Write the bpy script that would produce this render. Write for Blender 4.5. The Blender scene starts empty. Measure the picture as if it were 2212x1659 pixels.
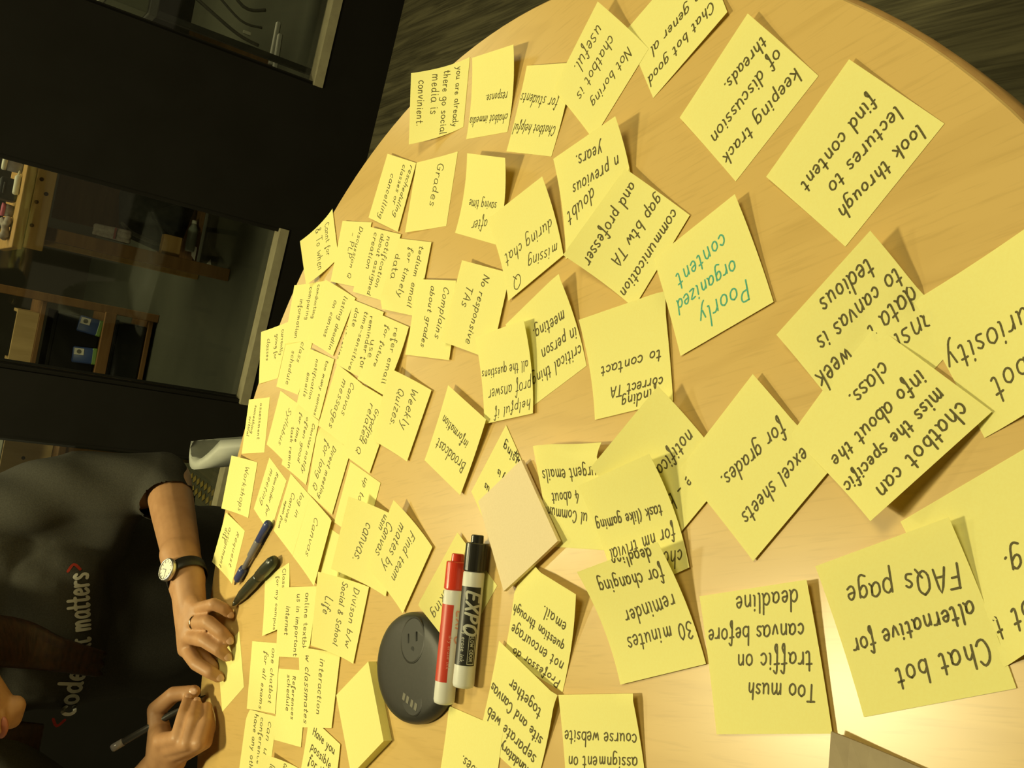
import bpy, bmesh, math, random
import numpy as np
from mathutils import Vector, Matrix
from mathutils.bvhtree import BVHTree

random.seed(7)
scene = bpy.context.scene
COL = scene.collection

# ------------------------------------------------------------------ camera
# world: z = 0 is the table top, +Y points away from the photographer
CAM_U = (0.19342815, -0.55613359, -0.80827036)    # picture right
CAM_V = (-0.98111444, -0.10964254, -0.15935168)   # picture down
CAM_W = (0.0, 0.82382883, -0.56683866)            # view direction
cd = bpy.data.cameras.new('camera')
cam = bpy.data.objects.new('camera', cd)
COL.objects.link(cam)
cam.matrix_world = Matrix(((CAM_U[0], -CAM_V[0], -CAM_W[0], 0.0),
                           (CAM_U[1], -CAM_V[1], -CAM_W[1], 0.0),
                           (CAM_U[2], -CAM_V[2], -CAM_W[2], 0.41664866),
                           (0, 0, 0, 1)))
cd.sensor_width = 36.0
cd.lens = 1945.28 / 2212.0 * 36.0
cd.clip_start = 0.02
cd.clip_end = 60
scene.camera = cam

# ------------------------------------------------------------------ world, lamps, exposure
scene.view_settings.view_transform = 'Standard'
scene.view_settings.look = 'None'
scene.view_settings.exposure = 0.0
scene.view_settings.gamma = 1.0
scene.view_settings.use_curve_mapping = False

LAMP_RGB = (1.0, 0.90, 0.49)
world = bpy.data.worlds.new('world')
scene.world = world
world.use_nodes = True
wb = world.node_tree.nodes['Background']
wb.inputs[0].default_value = (1.0, 0.84, 0.44, 1)
wb.inputs[1].default_value = 0.20

def area(name, loc, sx, sy, watts, rot=(0, 0, 0), rgb=LAMP_RGB):
    l = bpy.data.lights.new(name, 'AREA')
    l.shape = 'RECTANGLE'; l.size = sx; l.size_y = sy
    l.energy = watts; l.color = rgb
    o = bpy.data.objects.new(name, l)
    COL.objects.link(o); o.location = loc; o.rotation_euler = rot
    return o

area('ceiling_lamp', (-0.60, 1.32, 1.70), 0.16, 0.30, 31.5)
area('ceiling_lamp', (-0.50, 2.62, 1.75), 0.16, 0.30, 17.0)
area('ceiling_lamp', (0.9, 0.2, 1.80), 0.7, 0.7, 22.0)  # fill light added for the shirt and near side, no real fitting
area('workshop_lamp', (0.1, 4.5, 1.6), 0.8, 0.8, 20.0)  # unseen fill light, added so the workshop is not black
area('workshop_lamp', (1.5, 4.3, 1.6), 0.8, 0.8, 22.0)  # second added fill, brightens the floor behind the right window

# ------------------------------------------------------------------ helpers
def tag(o, label=None, cat=None, group=None, kind=None):
    if label: o['label'] = label
    if cat: o['category'] = cat
    if group: o['group'] = group
    if kind: o['kind'] = kind
    return o

def thing(name, label, cat, loc=(0, 0, 0), rot=(0, 0, 0), group=None):
    o = bpy.data.objects.new(name, None)
    o.empty_display_size = 0.05
    COL.objects.link(o)
    o.location = loc; o.rotation_euler = rot
    return tag(o, label, cat, group)

def obj(name, bm, m, parent=None, loc=(0, 0, 0), rot=(0, 0, 0), smooth=False):
    me = bpy.data.meshes.new(name)
    if isinstance(bm, bmesh.types.BMesh):
        bmesh.ops.recalc_face_normals(bm, faces=bm.faces[:])
        bm.to_mesh(me); bm.free()
    else:
        me.from_pydata(*bm)
        me.update()
    if smooth:
        me.shade_smooth()
    o = bpy.data.objects.new(name, me)
    COL.objects.link(o)
    o.location = loc; o.rotation_euler = rot
    if m is not None:
        for mm in (m if isinstance(m, (list, tuple)) else [m]):
            me.materials.append(mm)
    if parent is not None:
        o.parent = parent
    return o

def principled(name, rgb, rough=0.6, spec=0.4, metal=0.0):
    m = bpy.data.materials.new(name)
    m.use_nodes = True
    b = m.node_tree.nodes['Principled BSDF']
    b.inputs['Base Color'].default_value = (*rgb, 1)
    b.inputs['Roughness'].default_value = rough
    b.inputs['Specular IOR Level'].default_value = spec
    b.inputs['Metallic'].default_value = metal
    return m

def noisy(name, rgb, rgb2, scale=(20, 20, 20), rough=0.7, spec=0.3, bump=0.0, detail=4.0, metal=0.0, ramp=(0.35, 0.65), coord='Object', bscale=None):
    m = principled(name, rgb, rough, spec, metal)
    nt = m.node_tree; N = nt.nodes; L = nt.links
    b = N['Principled BSDF']
    tc = N.new('ShaderNodeTexCoord'); mp = N.new('ShaderNodeMapping')
    mp.inputs['Scale'].default_value = scale
    L.new(tc.outputs[coord], mp.inputs['Vector'])
    nz = N.new('ShaderNodeTexNoise'); nz.inputs['Scale'].default_value = 1.0
    nz.inputs['Detail'].default_value = detail
    L.new(mp.outputs[0], nz.inputs['Vector'])
    cr = N.new('ShaderNodeValToRGB')
    cr.color_ramp.elements[0].position = ramp[0]; cr.color_ramp.elements[0].color = (*rgb, 1)
    cr.color_ramp.elements[1].position = ramp[1]; cr.color_ramp.elements[1].color = (*rgb2, 1)
    L.new(nz.outputs['Fac'], cr.inputs['Fac'])
    L.new(cr.outputs['Color'], b.inputs['Base Color'])
    if bump:
        bp = N.new('ShaderNodeBump'); bp.inputs['Strength'].default_value = 1.0
        bp.inputs['Distance'].default_value = bump
        L.new(nz.outputs['Fac'], bp.inputs['Height'])
        L.new(bp.outputs[0], b.inputs['Normal'])
    return m

def add_box(bm, c, s, rot=None):
    mt = Matrix.Translation(c)
    if rot is not None: mt = mt @ rot
    mt = mt @ Matrix.Diagonal((s[0], s[1], s[2], 1))
    return bmesh.ops.create_cube(bm, size=1.0, matrix=mt)['verts']

def box(c, s, rot=None, bevel=0.0, seg=2):
    bm = bmesh.new(); add_box(bm, c, s, rot)
    if bevel:
        bmesh.ops.bevel(bm, geom=bm.edges[:], offset=bevel, segments=seg, affect='EDGES', profile=0.5)
    return bm

def frame_from(a, b):
    """matrix with origin a whose Z axis points to b"""
    a = Vector(a); b = Vector(b); z = (b - a).normalized()
    up = Vector((0, 0, 1)) if abs(z.z) < 0.95 else Vector((1, 0, 0))
    x = up.cross(z).normalized(); y = z.cross(x)
    return Matrix(((x.x, y.x, z.x, a.x), (x.y, y.y, z.y, a.y), (x.z, y.z, z.z, a.z), (0, 0, 0, 1)))

def add_lathe(bm, prof, mtx=None, seg=28, cap=True):
    """prof: list of (r, z); around Z"""
    rings = []
    for r, z in prof:
        ring = []
        for k in range(seg):
            a = 2 * math.pi * k / seg
            v = Vector((r * math.cos(a), r * math.sin(a), z))
            ring.append(bm.verts.new(mtx @ v if mtx is not None else v))
        rings.append(ring)
    for i in range(len(rings) - 1):
        for k in range(seg):
            bm.faces.new((rings[i][k], rings[i][(k + 1) % seg], rings[i + 1][(k + 1) % seg], rings[i + 1][k]))
    if cap:
        bm.faces.new(list(reversed(rings[0]))); bm.faces.new(rings[-1])
    return rings

def lathe(prof, mtx=None, seg=28, cap=True):
    bm = bmesh.new(); add_lathe(bm, prof, mtx, seg, cap); return bm

def add_tube(bm, pts, r, seg=10):
    pts = [Vector(p) for p in pts]
    rad = r if isinstance(r, (list, tuple)) else [r] * len(pts)
    rings = []; ref = None
    for i, p in enumerate(pts):
        t = (pts[min(i + 1, len(pts) - 1)] - pts[max(i - 1, 0)]).normalized()
        if ref is None:
            ref = Vector((0, 0, 1)) if abs(t.z) < 0.9 else Vector((1, 0, 0))
        x = (ref - t * ref.dot(t)).normalized(); y = t.cross(x); ref = x
        rings.append([bm.verts.new(p + rad[i] * (math.cos(2 * math.pi * k / seg) * x + math.sin(2 * math.pi * k / seg) * y)) for k in range(seg)])
    for i in range(len(rings) - 1):
        for k in range(seg):
            bm.faces.new((rings[i][k], rings[i][(k + 1) % seg], rings[i + 1][(k + 1) % seg], rings[i + 1][k]))
    bm.faces.new(list(reversed(rings[0]))); bm.faces.new(rings[-1])

def tube(pts, r, seg=10):
    bm = bmesh.new(); add_tube(bm, pts, r, seg); return bm

def smooth_pts(pts, n=4, closed=False):
    """Catmull-Rom through the points"""
    P = [np.array(p, float) for p in pts]
    m = len(P)
    if m < 3 and not closed: return [tuple(p) for p in P]
    out = []
    rng = range(m if closed else m - 1)
    for i in rng:
        if closed:
            a, b, c, d = P[(i - 1) % m], P[i], P[(i + 1) % m], P[(i + 2) % m]
        else:
            a, b, c, d = P[max(i - 1, 0)], P[i], P[i + 1], P[min(i + 2, m - 1)]
        for k in range(n):
            t = k / n
            out.append(tuple(0.5 * ((2 * b) + (c - a) * t + (2 * a - 5 * b + 4 * c - d) * t * t + (3 * b - a - 3 * c + d) * t ** 3)))
    if not closed: out.append(tuple(P[-1]))
    return out

_ICO = None
def ico_points():
    global _ICO
    if _ICO is None:
        b = bmesh.new(); bmesh.ops.create_icosphere(b, subdivisions=3, radius=1.0)
        _ICO = [v.co.copy() for v in b.verts]; b.free()
    return _ICO

def add_hull(bm, spheres):
    """rounded hull around a set of (point, radius) spheres"""
    b = bmesh.new()
    for p, r in spheres:
        p = Vector(p)
        for d in ico_points(): b.verts.new(p + d * r)
    res = bmesh.ops.convex_hull(b, input=b.verts[:])
    junk = [g for g in res['geom_interior'] if isinstance(g, bmesh.types.BMVert)]
    bmesh.ops.delete(b, geom=junk, context='VERTS')
    loose = [v for v in b.verts if not v.link_faces]
    bmesh.ops.delete(b, geom=loose, context='VERTS')
    mp = {v: bm.verts.new(v.co) for v in b.verts}
    for f in b.faces: bm.faces.new([mp[v] for v in f.verts])
    b.free()

def fuse(bm, voxel, iters=3, factor=0.5):
    """fuse overlapping closed shapes into one continuous skin; returns a mesh"""
    me = bpy.data.meshes.new('tmp'); bm.to_mesh(me); bm.free()
    o = bpy.data.objects.new('tmp', me); COL.objects.link(o)
    r = o.modifiers.new('r', 'REMESH'); r.mode = 'VOXEL'; r.voxel_size = voxel; r.adaptivity = 0
    s = o.modifiers.new('s', 'SMOOTH'); s.factor = factor; s.iterations = iters
    dg = bpy.context.evaluated_depsgraph_get()
    new = bpy.data.meshes.new_from_object(o.evaluated_get(dg))
    bpy.data.objects.remove(o); bpy.data.meshes.remove(me)
    new.shade_smooth()
    return new

def link_mesh(name, me, m, parent=None):
    me.materials.clear(); me.materials.append(m)
    me.name = name
    o = bpy.data.objects.new(name, me); COL.objects.link(o)
    if parent is not None: o.parent = parent
    return o

# ------------------------------------------------------------------ pen-stroke alphabet
FONT = {}
def G(ch, w, s):
    st = []
    for part in s.split(';'):
        st.append([tuple(float(q) for q in p.split(',')) for p in part.split()])
    FONT[ch] = (w, st)
G('a', 4, '3.4,3.4 2,4 .5,2.8 .6,.7 1.8,0 3.2,1.2 3.4,3.4 3.3,1 4,.1')
G('b', 4, '.6,7 .4,.1;.5,2.5 1.8,3.8 3.3,2.8 3.2,.8 1.8,0 .5,.6')
G('c', 3.4, '3,3.2 2,4 .7,3 .5,1.2 1.6,0 3,.6')
G('d', 4, '3.2,3.2 1.8,3.9 .5,2.6 .7,.6 2,0 3.2,1.3;3.5,7 3.3,1 3.8,0')
G('e', 3.6, '.6,2 3,2.4 2.6,3.8 1.4,3.9 .5,2.2 .9,.4 2,0 3.2,.7')
G('f', 3, '2.9,6.2 2.1,7 1.4,6 1,-2.2 1.7,-2.7 2.1,-1.4 1.3,.2;.2,3.7 2.5,3.9')
G('g', 4, '3.3,3.2 2,4 .6,2.8 .8,.9 2,.4 3.3,1.6;3.4,3.8 3.3,-1.6 2.2,-3 .6,-2.4')
G('h', 4, '.6,7 .5,0;.5,2.2 1.8,3.9 3,3.2 3.1,0')
G('i', 1.8, '.9,3.8 .8,.5 1.3,0;.9,5.3 1,5.6')
G('j', 2, '1.2,3.8 1,-2 .2,-2.6;1.2,5.3 1.3,5.6')
G('k', 3.6, '.6,7 .5,0;3,3.8 .7,1.9;1.3,2.3 3.2,0')
G('l', 1.8, '.8,7 .7,.6 1.3,0')
G('m', 6, '.5,3.8 .5,0;.5,2.4 1.6,3.9 2.5,3.2 2.6,0;2.6,2.4 3.8,3.9 4.8,3.2 5,0')
G('n', 4, '.5,3.8 .5,0;.5,2.4 1.8,3.9 3,3.2 3.1,0')
G('o', 4, '2,3.9 .6,3 .6,.9 1.9,0 3.3,1 3.3,3 2,3.9')
G('p', 4, '.6,3.8 .5,-3;.6,2.8 1.9,3.9 3.3,2.8 3.1,.8 1.8,0 .6,.9')
G('q', 4, '3.3,3.3 1.9,4 .6,2.6 .8,.6 2,.1 3.3,1.4;3.4,3.8 3.4,-3')
G('r', 3, '.6,3.8 .6,0;.6,2.3 1.6,3.7 2.8,3.7')
G('s', 3.2, '2.8,3.4 1.7,4 .7,3.2 1.4,2.2 2.6,1.4 2.2,.2 .5,.3')
G('t', 3, '1.4,6.2 1.3,.8 2,0 2.7,.4;.3,4 2.6,4.1')
G('u', 4, '.5,3.8 .6,.8 1.7,0 3,1.2;3.2,3.8 3.2,.5 3.7,0')
G('v', 3.6, '.4,3.8 1.7,.1 3.2,3.9')
G('w', 5.2, '.4,3.8 1.3,.1 2.6,3 3.6,.1 4.9,3.9')
G('x', 3.4, '.5,3.8 3,0;3,3.9 .4,0')
G('y', 3.8, '.5,3.8 1.7,.6;3.3,3.9 1.6,-1.6 .4,-3')
G('z', 3.4, '.5,3.7 2.9,3.8 .5,.1 3.1,.2')
G('A', 4.6, '.3,0 2.3,6.8 4.2,0;1,2.4 3.6,2.4')
G('B', 4.2, '.6,6.8 .5,0;.6,6.7 2.8,6.4 3,4.6 .7,3.6;.7,3.6 3.4,3 3.5,.8 .5,0')
G('C', 4.6, '4,5.6 2.8,6.9 1,5.6 .5,2.8 1.6,.2 3.2,.1 4.2,1.2')
G('D', 4.6, '.6,6.8 .5,0;.4,6.8 3,6.2 4.1,3.6 3,.8 .4,0')
G('E', 4, '3.6,6.7 .6,6.7;.6,6.7 .5,0 3.6,0;.6,3.5 3,3.5')
G('F', 3.8, '.6,6.8 .5,0;.5,6.7 3.6,6.8;.6,3.6 2.8,3.7')
G('G', 4.8, '4,5.8 2.7,6.9 1,5.6 .5,2.6 1.8,.1 3.8,.6 4,3;2.6,3 4.4,3')
G('H', 4.6, '.6,6.8 .5,0;4,6.8 4,0;.6,3.4 4,3.5')
G('I', 2.2, '1.1,6.8 1,0')
G('K', 4.2, '.6,6.8 .5,0;3.8,6.8 .7,3 3.9,0')
G('L', 3.8, '.7,6.8 .6,.1 3.4,0')
G('N', 4.8, '.6,0 .7,6.8;.7,6.8 4,0;4,0 4.2,6.8')
G('O', 5, '2.5,6.8 .7,5.2 .7,1.6 2.4,0 4.3,1.6 4.3,5.2 2.5,6.8')
G('P', 4.2, '.6,6.8 .5,0;.5,6.7 3,6.6 3.6,5 2.6,3.4 .6,3.3')
G('Q', 5, '2.5,6.8 .7,5.2 .7,1.6 2.4,0 4.3,1.6 4.3,5.2 2.5,6.8;2.8,1.8 4.8,-.8')
G('R', 4.4, '.6,6.8 .5,0;.5,6.7 3,6.5 3.4,5 2.4,3.5 .6,3.4;1.6,3.4 4,0')
G('S', 4, '3.5,6 2.2,6.9 .7,5.8 1.2,4 3,2.8 3.4,1 2,0 .4,.8')
G('T', 4.4, '.3,6.7 4.2,6.8;2.2,6.8 2.1,0')
G('U', 4.4, '.6,6.8 .7,1.4 2.1,0 3.8,1.4 3.9,6.8')
G('W', 6, '.4,6.8 1.6,0 3,5 4.4,0 5.6,6.8')
G('X', 4.2, '.4,6.8 3.8,0;3.8,6.8 .3,0')
G('Y', 4.2, '.4,6.8 2.1,3.4;3.9,6.8 2.1,3.4 2,0')
G('3', 4, '.6,6 2,6.9 3.2,5.6 1.6,3.7;1.6,3.7 3.5,2.6 3,.5 1.4,0 .4,.8')
G('0', 4.4, '2.2,6.8 .7,5 .7,1.6 2.1,0 3.7,1.6 3.7,5 2.2,6.8')
G('4', 4, '2.6,6.8 .4,2.2 3.7,2.2;2.8,4 2.7,0')
G('&', 4.8, '4,.2 1.2,5 1.6,6.6 2.8,6 2.4,4.4 .6,2.2 .8,.4 2.4,0 4.2,2.4')
G('(', 2.4, '2,7.2 .8,4.6 .8,1.4 2,-1')
G('/', 3, '.4,-.6 2.8,7')
G('-', 3, '.4,2.2 2.6,2.3')
G('.', 1.6, '.6,.1 .9,.3')
G('<', 4, '3.4,6 .6,3.3 3.4,.6')
G('>', 4, '.6,6 3.4,3.3 .6,.6')
G(' ', 2.6, '0,0')

def layout(text, gap=0.8, slant=0.17, jitter=0.28):
    """handwriting as a list of polylines; returns (width, polylines)"""
    x = 0.0; out = []
    for ch in text:
        w, st = FONT.get(ch, FONT['.'])
        if ch != ' ':
            sc = 1 + random.uniform(-.09, .09) * (jitter > 0)
            dy = random.uniform(-jitter, jitter)
            for pl in st:
                q = [(x + px * sc + slant * py, py * sc + dy) for px, py in pl]
                if len(q) > 2: q = smooth_pts(q, 3)
                out.append(q)
        x += w + gap
    return x - gap, out

def ribbons(polys, width, put, inside=None, step=None):
    """flat ink strokes: polys in metric 2-D, put(x, y) -> 3-D point"""
    V = []; F = []
    hw = width / 2
    for pl in polys:
        if inside is not None:
            pl = [p for p in pl if inside(p)]
        if len(pl) < 2: continue
        P = np.array(pl, float)
        if step:
            Q = [P[0]]
            for i in range(1, len(P)):
                k_ = max(1, int(math.ceil(np.linalg.norm(P[i] - P[i - 1]) / step)))
                for t_ in range(1, k_ + 1): Q.append(P[i - 1] + (P[i] - P[i - 1]) * t_ / k_)
            P = np.array(Q)
        d = np.gradient(P, axis=0)
        n = np.linalg.norm(d, axis=1); n[n < 1e-12] = 1e-12
        d = d / n[:, None]
        nr = np.stack([-d[:, 1], d[:, 0]], 1)
        # rounded ends: extra narrow rows
        rows = [(P[0] - d[0] * hw, nr[0], 0.35), (P[0] - d[0] * hw * 0.6, nr[0], 0.8)]
        rows += [(P[i], nr[i], 1.0) for i in range(len(P))]
        rows += [(P[-1] + d[-1] * hw * 0.6, nr[-1], 0.8), (P[-1] + d[-1] * hw, nr[-1], 0.35)]
        b = len(V)
        for c, m_, k in rows:
            V.append(put(*(c + m_ * hw * k))); V.append(put(*(c - m_ * hw * k)))
        for i in range(len(rows) - 1):
            F.append((b + 2 * i, b + 2 * i + 1, b + 2 * i + 3, b + 2 * i + 2))
    return V, [], F

# ------------------------------------------------------------------ materials
def wood_top():
    m = principled('maple laminate', (.66, .46, .19), 0.30, 0.5)
    nt = m.node_tree; N = nt.nodes; L = nt.links; b = N['Principled BSDF']
    tc = N.new('ShaderNodeTexCoord')
    rot = N.new('ShaderNodeMapping'); rot.inputs['Rotation'].default_value = (0, 0, math.radians(-20))
    L.new(tc.outputs['Object'], rot.inputs['Vector'])
    mp = N.new('ShaderNodeMapping'); mp.inputs['Scale'].default_value = (9, 1.6, 1)
    L.new(rot.outputs[0], mp.inputs['Vector'])
    n1 = N.new('ShaderNodeTexNoise'); n1.inputs['Scale'].default_value = 1.0; n1.inputs['Detail'].default_value = 2.0
    n1.inputs['Distortion'].default_value = 0.6
    L.new(mp.outputs[0], n1.inputs['Vector'])
    # growth rings: bands of the slow noise
    mul = N.new('ShaderNodeMath'); mul.operation = 'MULTIPLY'; mul.inputs[1].default_value = 26.0
    L.new(n1.outputs['Fac'], mul.inputs[0])
    sn = N.new('ShaderNodeMath'); sn.operation = 'SINE'; L.new(mul.outputs[0], sn.inputs[0])
    cr = N.new('ShaderNodeValToRGB')
    cr.color_ramp.elements[0].position = 0.75; cr.color_ramp.elements[0].color = (0, 0, 0, 1)
    cr.color_ramp.elements[1].position = 1.0; cr.color_ramp.elements[1].color = (1, 1, 1, 1)
    L.new(sn.outputs[0], cr.inputs['Fac'])
    mp2 = N.new('ShaderNodeMapping'); mp2.inputs['Scale'].default_value = (420, 26, 1)
    L.new(rot.outputs[0], mp2.inputs['Vector'])
    n2 = N.new('ShaderNodeTexNoise'); n2.inputs['Scale'].default_value = 1.0; n2.inputs['Detail'].default_value = 2.0
    L.new(mp2.outputs[0], n2.inputs['Vector'])
    c2 = N.new('ShaderNodeValToRGB')
    c2.color_ramp.elements[0].position = 0.28; c2.color_ramp.elements[0].color = (.570, .385, .130, 1)
    c2.color_ramp.elements[1].position = 0.46; c2.color_ramp.elements[1].color = (.630, .430, .148, 1)
    L.new(n2.outputs['Fac'], c2.inputs['Fac'])
    mx = N.new('ShaderNodeMix'); mx.data_type = 'RGBA'
    mf = N.new('ShaderNodeMath'); mf.operation = 'MULTIPLY'; mf.inputs[1].default_value = 0.28
    L.new(cr.outputs['Color'], mf.inputs[0]); L.new(mf.outputs[0], mx.inputs['Factor'])
    L.new(c2.outputs['Color'], mx.inputs['A']); mx.inputs['B'].default_value = (.50, .325, .10, 1)
    L.new(mx.outputs['Result'], b.inputs['Base Color'])
    return m

def carpet_mat(name, a, b_, c):
    m = noisy(name, a, b_, (260, 9, 1), 0.95, 0.1, 0.0015, 3.0, ramp=(.38, .62), coord='Object')
    nt = m.node_tree; N = nt.nodes; L = nt.links
    b = N['Principled BSDF']; src = b.inputs['Base Color'].links[0].from_socket
    tc = N.new('ShaderNodeTexCoord'); mp = N.new('ShaderNodeMapping'); mp.inputs['Scale'].default_value = (34, 2.2, 1)
    L.new(tc.outputs['Object'], mp.inputs['Vector'])
    nz = N.new('ShaderNodeTexNoise'); nz.inputs['Scale'].default_value = 1; nz.inputs['Detail'].default_value = 5
    nz.inputs['Distortion'].default_value = 1.0
    L.new(mp.outputs[0], nz.inputs['Vector'])
    cr = N.new('ShaderNodeValToRGB')
    cr.color_ramp.elements[0].position = .48; cr.color_ramp.elements[0].color = (0, 0, 0, 1)
    cr.color_ramp.elements[1].position = .66; cr.color_ramp.elements[1].color = (1, 1, 1, 1)
    L.new(nz.outputs['Fac'], cr.inputs['Fac'])
    mx = N.new('ShaderNodeMix'); mx.data_type = 'RGBA'
    L.new(cr.outputs['Color'], mx.inputs['Factor']); L.new(src, mx.inputs['A']); mx.inputs['B'].default_value = (*c, 1)
    L.new(mx.outputs['Result'], b.inputs['Base Color'])
    return m

def glass_mat():
    m = bpy.data.materials.new('window glass'); m.use_nodes = True
    nt = m.node_tree; N = nt.nodes; L = nt.links
    N.remove(N['Principled BSDF'])
    t = N.new('ShaderNodeBsdfTransparent'); t.inputs[0].default_value = (.93, .95, .92, 1)
    g = N.new('ShaderNodeBsdfGlossy'); g.inputs['Roughness'].default_value = 0.03
    f = N.new('ShaderNodeFresnel'); f.inputs['IOR'].default_value = 1.45
    mx = N.new('ShaderNodeMixShader')
    L.new(f.outputs[0], mx.inputs[0]); L.new(t.outputs[0], mx.inputs[1]); L.new(g.outputs[0], mx.inputs[2])
    L.new(mx.outputs[0], N['Material Output'].inputs['Surface'])
    return m

def paper_mat(name, a, b_):
    m = noisy(name, a, b_, (700, 700, 700), 0.85, 0.15, 0.00003, 3.0)
    nt = m.node_tree; N = nt.nodes; L = nt.links; b = N['Principled BSDF']
    tr = N.new('ShaderNodeBsdfTranslucent'); mx = N.new('ShaderNodeMixShader'); mx.inputs[0].default_value = 0.20
    L.new(b.inputs['Base Color'].links[0].from_socket, tr.inputs['Color'])
    L.new(b.outputs[0], mx.inputs[1]); L.new(tr.outputs[0], mx.inputs[2])
    L.new(mx.outputs[0], N['Material Output'].inputs['Surface'])
    return m

M_TOP = wood_top()
M_EDGE = noisy('table edge band', (.60, .36, .12), (.50, .28, .09), (60, 60, 300), 0.35, 0.4)
M_STEEL = principled('dark powder-coated steel', (.03, .03, .03), 0.45, 0.4)
M_YELLOW = paper_mat('yellow paper', (.96, .91, .36), (.95, .89, .34))
M_PINK = paper_mat('pink paper', (.93, .80, .53), (.90, .77, .50))
M_INK = noisy('dark marker ink', (.085, .072, .024), (.135, .112, .036), (900, 900, 900), 0.6, 0.2)
M_TEAL = noisy('teal marker ink', (.05, .33, .25), (.12, .42, .29), (900, 900, 900), 0.6, 0.2)
M_BLACKPL = noisy('black plastic', (.022, .021, .016), (.028, .026, .020), (400, 400, 400), 0.42, 0.45)
M_DARKPL = principled('recessed black plastic', (.012, .012, .010), 0.6, 0.3)
M_WHITEPL = principled('white plastic', (.74, .74, .68), 0.28, 0.5)
M_BLACKCAP = principled('glossy black plastic', (.022, .021, .017), 0.2, 0.5)
M_REDCAP = principled('glossy red plastic', (.62, .045, .02), 0.2, 0.5)
M_REDLBL = principled('red printed label', (.55, .05, .025), 0.4, 0.4)
M_BLKLBL = principled('black printed label', (.024, .023, .019), 0.4, 0.4)
M_PRINT = principled('pale print', (.50, .50, .42), 0.5, 0.3)
M_PALE = principled('pale pink print', (.75, .35, .24), 0.5, 0.3)
M_BLUE = principled('blue plastic', (.045, .06, .17), 0.3, 0.5)
M_CLEARBLUE = principled('smoky blue clear plastic', (.20, .19, .20), 0.2, 0.5)
M_DKGREEN = principled('dark green-black plastic', (.030, .034, .020), 0.3, 0.5)
M_METAL = principled('brushed metal', (.62, .60, .55), 0.35, 0.5, 1.0)
M_GREYCARD = noisy('grey-brown card', (.34, .27, .16), (.30, .235, .14), (90, 90, 90), 0.6, 0.3)
M_SKIN = noisy('skin', (.47, .255, .120), (.41, .215, .098), (55, 55, 55), 0.5, 0.35, 0.0003)
M_NAIL = principled('finger nail', (.58, .35, .22), 0.3, 0.5)
M_SHIRT = noisy('charcoal cotton', (.055, .053, .042), (.044, .042, .033), (500, 500, 500), 0.92, 0.15, 0.0002)
M_HAIR = noisy('dark brown hair', (.035, .014, .007), (.014, .007, .004), (14, 160, 160), 0.5, 0.4, 0.0006)
M_LIP = principled('lips', (.42, .15, .09), 0.45, 0.4)
M_DENIM = noisy('dark denim', (.02, .025, .045), (.03, .035, .06), (700, 700, 700), 0.9, 0.2)
M_GREYPL = noisy('pale grey plastic', (.42, .43, .36), (.38, .39, .33), (30, 30, 30), 0.5, 0.35)
M_CARPET = carpet_mat('striped carpet tile', (.050, .045, .025), (.082, .074, .040), (.13, .117, .062))
M_WALL = noisy('black painted wall', (.010, .009, .006), (.012, .011, .008), (8, 8, 8), 0.8, 0.15)
M_SILL = noisy('beige metal rail', (.36, .33, .20), (.31, .28, .17), (30, 30, 30), 0.5, 0.3)
M_CONC = noisy('grey-green concrete', (.070, .072, .050), (.055, .057, .039), (2.2, 2.2, 2.2), 0.7, 0.25)
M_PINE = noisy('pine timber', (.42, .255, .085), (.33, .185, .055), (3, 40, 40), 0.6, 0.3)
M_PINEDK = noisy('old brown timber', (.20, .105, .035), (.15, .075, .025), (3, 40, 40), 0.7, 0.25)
M_PLY = noisy('plywood', (.24, .145, .055), (.19, .11, .04), (4, 30, 30), 0.7, 0.25)
M_LIGHTW = noisy('light birch board', (.46, .32, .14), (.38, .26, .11), (30, 4, 4), 0.6, 0.3)
M_KNOT = principled('dark hole', (.03, .017, .008), 0.9, 0.1)
M_CLOTH = noisy('pale cloth', (.36, .32, .27), (.25, .20, .18), (60, 60, 60), 0.95, 0.1)
M_BAG = noisy('dark nylon', (.030, .031, .028), (.020, .021, .019), (40, 40, 40), 0.7, 0.3)
M_GREYMET = principled('grey metal', (.10, .10, .085), 0.5, 0.4)
M_GLASS = glass_mat()
M_PACK = principled('blue film wrap', (.03, .06, .19), 0.35, 0.5)
M_PACKG = principled('green film wrap', (.12, .22, .04), 0.35, 0.5)
M_WHITE = principled('matt white', (.62, .60, .50), 0.6, 0.3)

# ------------------------------------------------------------------ setting: room shell
FLOOR = -0.73
WANG = math.radians(-5.71)                 # the window wall is turned slightly
TS = Vector((math.cos(WANG), math.sin(WANG), 0))
TN = Vector((-math.sin(WANG), math.cos(WANG), 0))   # away from the room
WO = Vector((0, 2.78, 0))
def wp(s, d, z): return WO + TS * s + TN * d + Vector((0, 0, z))
WROT = Matrix.Rotation(WANG, 4, 'Z')

bm = bmesh.new()
bmesh.ops.create_grid(bm, x_segments=1, y_segments=1, size=0.5, matrix=Matrix.Translation((0, 1.0, FLOOR)) @ Matrix.Diagonal((7, 3.56, 1, 1)))
fl = obj('floor', bm, M_CARPET); tag(fl, 'dark olive striped carpet', 'floor', kind='structure')
# trim the floor to the wall line
for v in fl.data.vertices:
    if v.co.y > 2: v.co.y = 2.78 - 0.1 * v.co.x
bm = bmesh.new()
add_box(bm, (0, 5.2, FLOOR - 0.011), (7, 5.0, 0.02))
f2 = obj('floor', bm, M_CONC); tag(f2, 'grey-green concrete floor seen through the windows', 'floor', kind='structure')
bm = bmesh.new(); add_box(bm, (0, 2.0, 1.95), (7, 9.6, 0.04))
tag(obj('ceiling', bm, M_WALL), 'dark ceiling', 'ceiling', kind='structure')

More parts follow.
